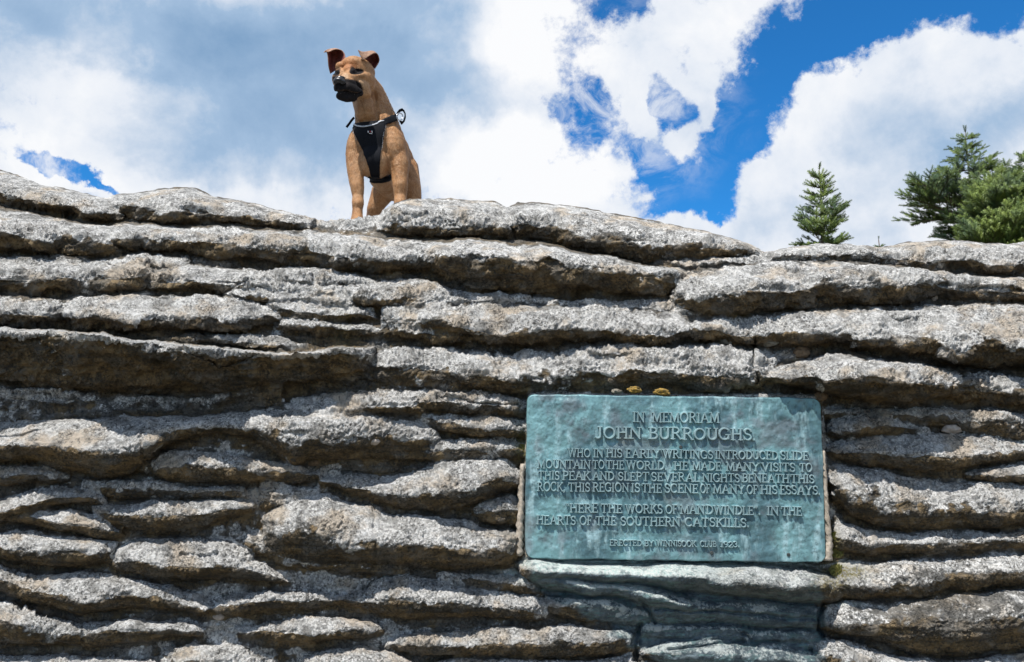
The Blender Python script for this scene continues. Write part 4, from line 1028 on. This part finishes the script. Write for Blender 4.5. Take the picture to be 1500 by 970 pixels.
# ears: cupped leather, the tip folded over
earo = simple('ear_back_fur', (.33, .20, .13), .7, (.22, .12, .08), 120, .001)
eari = simple('ear_inner_skin', (.20, .06, .052), .65, (.10, .03, .028), 60, .001)
def ear(rows, label=None):
    """rows of (px, py, Y): a sheet with an inner face towards us and an outer one behind"""
    n, m = len(rows), len(rows[0])
    # refine by spline-like resampling
    A = np.array([[list(P(*q)) for q in r] for r in rows])
    def up(A, ax, k=4):
        N = A.shape[ax]; xs = np.linspace(0, N-1, (N-1)*k+1); i0 = np.clip(np.floor(xs).astype(int), 0, N-2); f = xs-i0
        def g_(i): return np.take(A, np.clip(i, 0, N-1), axis=ax)
        p0, p1, p2, p3 = g_(i0-1), g_(i0), g_(i0+1), g_(i0+2)
        sh = [1]*A.ndim; sh[ax] = len(xs); f = f.reshape(sh)
        return .5*((2*p1)+(-p0+p2)*f+(2*p0-5*p1+4*p2-p3)*f**2+(-p0+3*p1-3*p2+p3)*f**3)
    A = up(up(A, 0), 1); n, m = A.shape[:2]
    du = np.gradient(A, axis=0); dv = np.gradient(A, axis=1); nn = np.cross(du, dv); nn /= np.linalg.norm(nn, axis=-1, keepdims=True)+1e-9
    if nn[n//4, m//2, 1] > 0: nn = -nn
    top = A+nn*.0014; bot = A-nn*.0014
    vs = [tuple(v) for v in top.reshape(-1, 3)]+[tuple(v) for v in bot.reshape(-1, 3)]; N = n*m
    f1 = [(i*m+j, (i+1)*m+j, (i+1)*m+j+1, i*m+j+1) for i in range(n-1) for j in range(m-1)]
    f2 = [tuple(N+k for k in reversed(f)) for f in f1]
    bl = [j for j in range(m)]+[i*m+m-1 for i in range(1, n)]+[(n-1)*m+j for j in range(m-2, -1, -1)]+[i*m for i in range(n-2, 0, -1)]
    f3 = [(bl[a], bl[(a+1) % len(bl)], N+bl[(a+1) % len(bl)], N+bl[a]) for a in range(len(bl))]
    o = mesh_py('ear', vs, f1+f2+f3, earo, dog, True); o.data.materials.append(eari)
    for i, p in enumerate(o.data.polygons):
        p.material_index = 1 if i < len(f1) else 0
    return o
ear([[(484, 108, 3.075), (490, 104, 3.095), (497, 97, 3.075), (503, 91, 3.055)],
     [(481.5, 98, 3.06), (488, 95, 3.10), (497, 90, 3.09), (505.5, 86, 3.055)],
     [(480.5, 88, 3.05), (487, 85, 3.10), (496, 81, 3.10), (505, 80, 3.06)],
     [(479.5, 78.5, 3.045), (486, 75, 3.09), (493, 72, 3.09), (500.5, 74, 3.06)],
     [(476.5, 74.5, 3.025), (481, 72.5, 3.045), (486, 71.8, 3.06), (491, 72.5, 3.05)],
     [(474, 77.5, 3.01), (476, 76.6, 3.02), (479, 76.2, 3.025), (482, 76.2, 3.025)]])
ear([[(530, 91, 3.07), (537, 94, 3.10), (544, 97, 3.11), (549, 101, 3.10)],
     [(531, 88, 3.055), (540, 88, 3.10), (548, 90, 3.12), (554.5, 92, 3.10)],
     [(533, 84, 3.045), (541, 81, 3.085), (549, 81, 3.105), (555.5, 86, 3.09)],
     [(537, 79, 3.035), (542, 75.5, 3.06), (547, 75, 3.075), (552, 78.5, 3.07)],
     [(530, 76.5, 3.015), (535, 76.2, 3.025), (540, 77.5, 3.03), (545, 79.5, 3.03)],
     [(524.5, 73.2, 3.00), (526.5, 78, 3.003), (529, 84, 3.006), (532, 88.5, 3.01)]])
# eyes and nose
eyem = simple('dark_eye', (.010, .007, .005), .12, (.02, .010, .006), 20, 0, spec=.4)
for ex, ey, er in ((492.6, 107.0, 2.0), (521.0, 105.6, 2.3)):
    p, n = on_dog(ex, ey, 0); vs, f_ = sphere_pts(p-n*.0045, [er*pxm(ex, ey, 3)]*3); mesh_py('eye', vs, f_, eyem, dog)
nosem = simple('wet_black_nose', (.008, .008, .010), .30, (.014, .014, .017), 200, .0006, spec=.5)
nb_ = Blob(); nb_.ell(496.8, 118.3, 2.925, 8.6, 6.5, 5.0, (12, 0, 0)); nb_.ell(499, 115.8, 2.94, 8.4, 8, 3.6); nb_.ell(491.8, 120.2, 2.922, 3.8, 4, 4); nb_.ell(502, 120.2, 2.922, 4.2, 4, 4)
nco, nf = nb_.remesh('nose', .0018, 3, None, None)
nx_, ny_ = topx(nco); ctr = nco.mean(0)
for cx in (491.6, 501.6):
    g_ = np.exp(-(((nx_-cx)/1.7)**2+((ny_-120.6)/1.3)**2))*(nco[:, 1] < ctr[1])
    nco = nco+np.array([0, 1, 0])*(g_*.007)[:, None]
noseo = mesh_py('nose', [tuple(v) for v in nco], nf, nosem, dog)
# whiskers
vs, f_ = [], []
for k in range(9):
    px_, py_ = 497+k*2.6, 131+(k % 3)*2.2; p, n = on_dog(px_, py_, 0)
    d = Vector((-.7+.12*k, -.5, -.45)).normalized(); L_ = .035
    a = len(vs); s2 = Vector((0, 0, .00025)); vs += [p-s2, p+s2, p+d*L_+Vector((0, 0, -.006)), p+Vector((.00025, 0, 0))]; f_ += [(a, a+1, a+2), (a, a+2, a+3), (a+1, a+3, a+2)]
wh = mesh_py('whiskers', vs, f_, simple('whisker', (.05, .045, .04), .5), dog, False)
# harness
nyl = simple('black_nylon', (.004, .005, .007), .8, (.009, .010, .014), 300, .0008, spec=.12)
piping = simple('reflective_piping', (.50, .52, .55), .4, (.30, .32, .36), 200)
def patch_on(name, rows, m, off, th, mat, parent, loc=True):
    """rows: (left px, left py, right px, right py); follows the body and has thickness"""
    gv_ = []
    for (xa, ya_, xb, yb_) in rows:
        r_ = []
        for j in range(m+1):
            q = j/m; p, n = on_dog(xa+(xb-xa)*q, ya_+(yb_-ya_)*q, off); r_.append((p, n))
        gv_.append(r_)
    n = len(gv_)
    for _ in range(3):
        g2 = [[list(c_) for c_ in r_] for r_ in gv_]
        for i in range(n):
            for j in range(m+1):
                nb2 = [gv_[a][b2] for a, b2 in ((i-1, j), (i+1, j), (i, j-1), (i, j+1)) if 0 <= a < n and 0 <= b2 <= m]
                av_ = sum((q[0] for q in nb2), Vector())/len(nb2)
                if 0 < i < n-1 and 0 < j < m: g2[i][j][0] = gv_[i][j][0]*.5+av_*.5
                an = (gv_[i][j][1]+sum((q[1] for q in nb2), Vector())).normalized(); g2[i][j][1] = an
        gv_ = g2
    W_ = m+1
    vs = [q[0]+q[1]*th for r_ in gv_ for q in r_]+[q[0]-q[1]*th*1.5 for r_ in gv_ for q in r_]; N = n*W_
    f1 = [(i*W_+j, (i+1)*W_+j, (i+1)*W_+j+1, i*W_+j+1) for i in range(n-1) for j in range(m)]
    f2 = [tuple(N+k for k in reversed(f)) for f in f1]
    bl = [j for j in range(W_)]+[i*W_+m for i in range(1, n)]+[(n-1)*W_+j for j in range(m-1, -1, -1)]+[i*W_ for i in range(n-2, 0, -1)]
    f3 = [(bl[a], bl[(a+1) % len(bl)], N+bl[(a+1) % len(bl)], N+bl[a]) for a in range(len(bl))]
    o = mesh_py(name, vs, f1+f2+f3, mat, None, True)
    if parent is not None:
        o.parent = parent; o.matrix_parent_inverse = Matrix.Translation(parent['_o']).inverted() if '_o' in parent else Matrix()
    return o, gv_
def interp_rows(keys, n):
    """keys: (t, xl, yl, xr, yr)"""
    K_ = np.array(keys, float); ts = np.linspace(K_[0, 0], K_[-1, 0], n)
    return [tuple(np.interp(t_, K_[:, 0], K_[:, k]) for k in (1, 2, 3, 4)) for t_ in ts]
plate, gvp = patch_on('harness', interp_rows([(0, 517.5, 182.5, 563, 177), (.12, 517.5, 188, 564, 184), (.3, 522, 200, 563, 195), (.5, 529, 214, 559.5, 211), (.7, 535.5, 229, 557, 227), (.88, 541, 246, 556, 246), (1, 543, 257, 556, 257)], 34), 18, .004, .0022, nyl, None)
plate.parent = dog; plate.location = (0, 0, 0); plate.matrix_parent_inverse = Matrix.Translation(-dog.location)
def under(o, par=None):
    o.parent = par or plate; o.matrix_parent_inverse = Matrix.Translation(-dog.location) if par is dog else Matrix()
def sub(o): o.parent = plate; o.matrix_parent_inverse = Matrix()
# the trim along the top and a ragged line of stitching down both edges
def ribbon(name, pts, hw, off, th, mat):
    rows = []
    for i, p in enumerate(pts):
        a = Vector(pts[max(i-1, 0)]); c2 = Vector(pts[min(i+1, len(pts)-1)]); d = (c2-a).normalized(); nn = Vector((-d.y, d.x))
        h = hw if not callable(hw) else hw(i/(len(pts)-1))
        rows.append((p[0]-nn.x*h, p[1]-nn.y*h, p[0]+nn.x*h, p[1]+nn.y*h))
    o, g_ = patch_on(name, rows, 4, off, th, mat, None); sub(o); return o
def curve(keys, n):
    K_ = np.array(keys, float); d = np.r_[0, np.cumsum(np.hypot(*np.diff(K_, axis=0).T))]; ts = np.linspace(0, d[-1], n)
    x_ = np.interp(ts, d, K_[:, 0]); y_ = np.interp(ts, d, K_[:, 1]); kk = np.hanning(7); kk /= kk.sum()
    x_ = np.convolve(np.pad(x_, 3, mode='edge'), kk, 'valid'); y_ = np.convolve(np.pad(y_, 3, mode='edge'), kk, 'valid')
    return list(zip(x_, y_))
ribbon('strap', curve([(561, 180.5), (568, 177.5), (575, 174.5), (582, 171.5), (586, 170)], 22), 4.6, .0062, .0018, nyl)
ribbon('strap', curve([(518, 187), (514, 184), (512, 181)], 10), 3.6, .0062, .0018, nyl)
ribbon('strap', curve([(538.5, 259.5), (542, 262.5), (550, 264.5), (560, 264), (567, 262), (573.5, 258.5)], 28), 3.4, .006, .0018, nyl)
ribbon('strap', curve([(543.5, 257), (550, 258.3), (556, 257)], 12), 1.2, .0085, .0012, nyl)
ribbon('piping', curve([(518, 182.5), (524, 186.0), (531, 187.4), (541, 186.2), (552, 183), (562, 177.5)], 34), .75, .0075, .0012, piping)
# stitching tufts on the edges
def stitches(keys, n):
    vs, f_ = [], []
    for i in range(n):
        q = i/(n-1); K_ = np.array(keys, float); d = np.linspace(0, 1, len(K_)); x_ = np.interp(q, d, K_[:, 0]); y_ = np.interp(q, d, K_[:, 1])
        p, nn = on_dog(x_, y_, .0065); d2 = Vector((random.uniform(-1, 1), -.3, random.uniform(-1, .6))).normalized()*.0045; s2 = Vector((.0006, 0, .0006))
        a = len(vs); vs += [p-s2, p+s2, p+d2, p+nn*.001]; f_ += [(a, a+1, a+2), (a, a+2, a+3), (a+1, a+3, a+2)]
    o = mesh_py('stitching', vs, f_, piping, None, False); sub(o)
stitches([(518, 190), (520, 197), (524, 206)], 46); stitches([(564, 184), (563, 192), (560, 202), (559, 212), (558, 222)], 60)
# badge
badge, _ = patch_on('badge', interp_rows([(0, 538.5, 193, 546.5, 192.2), (1, 539, 197.6, 546.8, 197)], 4), 4, .0085, .0006, nyl, None); sub(badge)
whitem = simple('badge_white', (.75, .75, .76), .5, (.7, .7, .7)); redm = simple('badge_red', (.55, .05, .06), .5)
def bits(name, rects, mat):
    for (xa, ya_, xb, yb_) in rects:
        o, _ = patch_on(name, interp_rows([(0, xa, ya_, xb, ya_), (1, xa, yb_, xb, yb_)], 3), 2, .0100, .0004, mat, None); sub(o)
bits('badge_mark', [(539.6, 193.6, 540.7, 196.2), (544.4, 193.2, 545.5, 196.0), (541.2, 197.0, 544.6, 197.7)], whitem)
bits('badge_dot', [(542.0, 193.8, 543.3, 195.4)], redm)
# metal ring and the standing loop of webbing at the withers
metal = simple('dull_steel', (.45, .46, .48), .3, (.3, .3, .32), 60, 0, metal=.9)
def tube(name, pts, r, mat, parent, ry=None, closed=False):
    vs, f_ = [], []; n = len(pts); k = 8
    for i in range(n):
        a = pts[(i-1) % n] if (closed or i) else pts[0]; c2 = pts[(i+1) % n] if (closed or i < n-1) else pts[-1]
        d = (c2-a).normalized(); u_ = d.cross(Vector((0, 1, 0))).normalized(); v_ = d.cross(u_)
        for j in range(k):
            an = j*2*math.pi/k; vs.append(pts[i]+u_*math.cos(an)*r+v_*math.sin(an)*(ry or r))
    for i in range(n if closed else n-1):
        for j in range(k):
            a, b2 = i*k, ((i+1) % n)*k; f_.append((a+j, a+(j+1) % k, b2+(j+1) % k, b2+j))
    if not closed: f_ += [tuple(range(k)), tuple((n-1)*k+j for j in range(k))]
    o = mesh_py(name, vs, f_, mat, None, True)
    if parent is plate: sub(o)
    return o
ring_pts = [P(585.5+4.6*math.cos(a), 171+5.2*math.sin(a), 3.115+.012*math.cos(a)) for a in np.linspace(0, 2*math.pi, 25)[:-1]]
tube('ring', ring_pts, .0022, metal, plate, closed=True)
loop_pts = [P(x_, y_, Y_) for x_, y_, Y_ in ((582, 167, 3.13), (584.5, 163.5, 3.15), (587.5, 161.3, 3.16), (591, 162, 3.17), (593.3, 166, 3.17), (593.6, 171, 3.17), (592, 176.5, 3.165), (589.5, 180, 3.16), (587.5, 178, 3.15))]
tube('webbing_loop', loop_pts, .0030, nyl, plate, ry=.011)
tube('webbing_loop', [P(x_, y_, Y_) for x_, y_, Y_ in ((518.5, 172.5, 3.15), (515, 176.5, 3.16), (511.5, 181.5, 3.165), (507.5, 186.5, 3.17))], .0055, nyl, plate, ry=.004)

# ------------------------------------------------------------------ spruces behind the ledge
needle, t, b = newmat('spruce_needles')
hue = t.attr('tint'); g = t.new('ShaderNodeNewGeometry').outputs['Position']
c = t.mix(hue, (.040, .088, .030), (.20, .265, .058)); c = t.mix(t.mr(t.noise(g, 3.0, 3), .45, .65), c, t.mix(hue, (.035, .075, .050), (.085, .135, .055)))
t.l.new(c, b.inputs['Base Color']); b.inputs['Roughness'].default_value = .5; b.inputs['Specular IOR Level'].default_value = .4
bark = simple('spruce_bark', (.13, .095, .07), .9, (.07, .05, .04), 60, .004)
def shoot_template(nneed, L=1.0, wr=.36, rs=None):
    """one shoot: a bottle brush of needles along x"""
    r_ = rs or random; vs, f_ = [], []
    for i in range(nneed):
        q = (i+.5)/nneed; a = i*2.399; up = Vector((.55+.3*r_.random(), math.cos(a), math.sin(a))).normalized()
        ln = wr*(1-.45*max(0, q-.6)/.4)*r_.uniform(.8, 1.15); p = Vector((q*L, 0, 0)); s2 = up.cross(Vector((1, .2, .1))).normalized()*.045
        k = len(vs); vs += [p-s2, p+s2, p+up*ln]; f_.append((k, k+1, k+2))
    k = len(vs)
    for i in range(3):
        vs += [Vector((0, .022*math.cos(i*2.1), .022*math.sin(i*2.1))), Vector((L*.95, .008*math.cos(i*2.1), .008*math.sin(i*2.1)))]
    for i in range(3): f_.append((k+2*i, k+2*((i+1) % 3), k+2*((i+1) % 3)+1)); f_.append((k+2*i, k+2*((i+1) % 3)+1, k+2*i+1))
    return np.array([list(v) for v in vs]), np.array(f_)
TPL = [shoot_template(n_) for n_ in (30, 34)]
def spruce(base, top, rad, nwh, shootL, label, dens=1.0, lean=None, tint=(0, 1), shape=None, cat='tree', seed=1, droop=.0, sparse=None, z0=.12, per=6, curl=.14):
    r_ = random.Random(seed); root = empty('spruce_tree', base, label, cat, 'spruces behind the ledge' if cat == 'tree' else None)
    H_ = (top-base).length; axis = (top-base)
    # trunk
    tp_ = [base+axis*q+Vector((math.sin(q*5+seed)*.012*H_, 0, 0))*math.sin(q*math.pi) for q in np.linspace(0, 1, 16)]
    def limb(vs, f_, pts, r0, r1, k=5):
        n = len(pts); b0 = len(vs)
        for i in range(n):
            d = (pts[min(i+1, n-1)]-pts[max(i-1, 0)]).normalized(); u_ = d.orthogonal().normalized(); v_ = d.cross(u_); rr2 = r0+(r1-r0)*i/(n-1)
            for j in range(k): an = j*2*math.pi/k; vs.append(pts[i]+u_*math.cos(an)*rr2+v_*math.sin(an)*rr2)
        for i in range(n-1):
            for j in range(k): f_.append((b0+i*k+j, b0+i*k+(j+1) % k, b0+(i+1)*k+(j+1) % k, b0+(i+1)*k+j))
        f_.append(tuple(b0+j for j in range(k))); f_.append(tuple(b0+(n-1)*k+j for j in range(k)))
    tv, tf = [], []; limb(tv, tf, tp_, H_*.016, .004, 8); mesh_py('trunk', tv, tf, bark, root)
    bv, bf = [], []; A, Dv, Ls, Tn = [], [], [], []
    def addshoot(p, d, l, tn): A.append(p); Dv.append(d.normalized()); Ls.append(l); Tn.append(tn)
    def twig(p, d, L, lvl):
        n = max(2, int(L/(shootL*.55))); pts = [p]; q = p.copy(); dd = d.copy()
        for i in range(n):
            dd = (dd+Vector((r_.uniform(-.12, .12), r_.uniform(-.12, .12), r_.uniform(-.04, curl)))).normalized(); q = q+dd*(L/n); pts.append(q.copy())
        limb(bv, bf, pts, .010*L+.002, .0015, 4)
        for i in range(1, n+1):
            f_ = i/n
            if f_ < .22 and lvl == 0 and r_.random() < .7: continue
            side = dd.cross(Vector((0, 0, 1))).normalized()
            for sgn in (-1, 1):
                if r_.random() < .80*dens:
                    sd = (dd*.75+side*sgn*r_.uniform(.5, .9)+Vector((0, 0, r_.uniform(-.05, .45)))).normalized()
                    if lvl == 0 and f_ < .92 and L*(1-f_)*.62 > shootL*1.1: twig(pts[i], sd, L*(1-f_)*.55+shootL*.6, 1)
                    else: addshoot(pts[i], sd, shootL*r_.uniform(.7, 1.15), r_.random())
            if r_.random() < .7*dens: addshoot(pts[i-1], (dd+Vector((0, 0, .2+.4*r_.random()))), shootL*r_.uniform(.7, 1.1), r_.random())
        addshoot(pts[-1], dd, shootL*1.1, .6+.4*r_.random())
    for w_ in range(nwh):
        q = z0+(1-z0)*(w_/nwh)**.92; rr_ = rad*(shape(q) if shape else (1-q)**.85+.03)
        for k in range(per):
            if sparse and r_.random() < sparse: continue
            a = k*2*math.pi/per+w_*1.1+r_.uniform(-.4, .4)
            L = rr_*r_.uniform(.62, 1.12)
            if lean: L *= lean(a, q)
            if L < shootL*.6: L = shootL*.6
            up = .02+.42*q-droop+r_.uniform(-.12, .12)
            j = q*(len(tp_)-1); i0 = min(int(j), len(tp_)-2); p = tp_[i0].lerp(tp_[i0+1], j-i0)
            twig(p, Vector((math.cos(a), math.sin(a), up)).normalized(), L, 0)
    for k in range(4): addshoot(tp_[-1-(k//2)], Vector((r_.uniform(-.3, .3), r_.uniform(-.3, .3), 1)), shootL, .7)
    mesh_py('branches', bv, bf, bark, root)
    A_ = np.array([list(a) for a in A]); D_ = np.array([list(d) for d in Dv]); L_ = np.array(Ls); T_ = np.array(Tn)
    up = np.tile([0., 0, 1.], (len(A_), 1)); up[np.abs(D_[:, 2]) > .95] = (1, 0, 0)
    Uv = np.cross(up, D_); Uv /= np.linalg.norm(Uv, axis=1, keepdims=True); W_ = np.cross(D_, Uv)
    Vs, Fs, Ts = [], [], []; off = 0
    for ti, (tv_, tf_) in enumerate(TPL):
        sel = np.arange(len(A_)) % len(TPL) == ti; a_, d_, u_, w2, l_ = A_[sel], D_[sel], Uv[sel], W_[sel], L_[sel]
        pos = a_[:, None]+l_[:, None, None]*(tv_[None, :, 0:1]*d_[:, None]+tv_[None, :, 1:2]*u_[:, None]+tv_[None, :, 2:3]*w2[:, None])
        Vs.append(pos.reshape(-1, 3)); Fs.append((tf_[None]+(np.arange(len(a_))*len(tv_))[:, None, None]).reshape(-1, 3)+off); off += len(a_)*len(tv_)
        Ts.append(np.repeat(tint[0]+(tint[1]-tint[0])*T_[sel], len(tv_)))
    mesh_np('crown', np.concatenate(Vs), np.concatenate(Fs), needle, root, False, {'tint': np.concatenate(Ts)})
    return root, len(A_)
def gz(x, y): return 2.2
Yt = 8.2; tp1 = P(1200, 249, Yt); bs = Vector((tp1.x+.02, Yt, 2.15))
n1_ = spruce(bs, tp1, 1.0, 19, .088, 'small lone spruce standing clear of the others, left of the tree group', dens=1.05, seed=8, tint=(.2, 1.0), sparse=.10, shape=lambda q: float(np.interp(q, [.3, .5, .66, .80, .90, 1], [.37, .35, .31, .22, .12, .03])), per=7, lean=lambda a, q: 1.0-(.18 if math.cos(a) > .1 and q < .74 else 0)+(.42 if math.cos(a) > .6 and .75 < q < .81 else 0))
Yt = 10.5; tp2 = P(1414, 194, Yt); bs = Vector((tp2.x+.08, Yt, 2.15))
n2_ = spruce(bs, tp2, 1.0, 28, .108, 'tall ragged dark spruce with open branches reaching left', dens=.88, seed=12, tint=(.08, .8), sparse=.34, droop=.30, curl=.06, shape=lambda q: float(np.interp(q, [.3, .5, .62, .72, .85, .94, 1], [.9, .8, .62, .85, .46, .15, .04])), lean=lambda a, q: 1.0+(.40 if (math.cos(a) < -.5 and .66 < q < .76) else 0)-(.15 if math.cos(a) > .3 else 0), per=7)
Yt = 8.6; tp3 = P(1462, 262, Yt+.0); bs = Vector((tp3.x, Yt, 2.15))
n3_ = spruce(bs, tp3, .98, 20, .105, 'dense bright green bushy spruce low in front of the ragged one', dens=1.15, seed=23, tint=(.45, 1.15), sparse=.12, shape=lambda q: (1-q)**.55*.95+.05, per=9)
Yt = 9.8; tp4 = P(1512, 222, Yt); bs = Vector((tp4.x, Yt, 2.15))
n4_ = spruce(bs, tp4, 1.1, 20, .11, 'spruce at the right edge with a pointed top rising behind the bushy one', dens=1.0, seed=31, tint=(.2, .85), shape=lambda q: (1-q)**.7*.95+.05, per=8)
Yt = 7.0; tp5 = P(1287, 351, Yt); bs = Vector((tp5.x, Yt, 2.15))
n5_ = spruce(bs, tp5, .12, 8, .035, 'tiny spruce tip poking above the crest between the lone spruce and the group', dens=.7, seed=41, tint=(.1, .6), per=4, z0=.5)
print('shoots', n1_[1], n2_[1], n3_[1], n4_[1], 'rock verts', len(av), 'parts', len(C.objects))
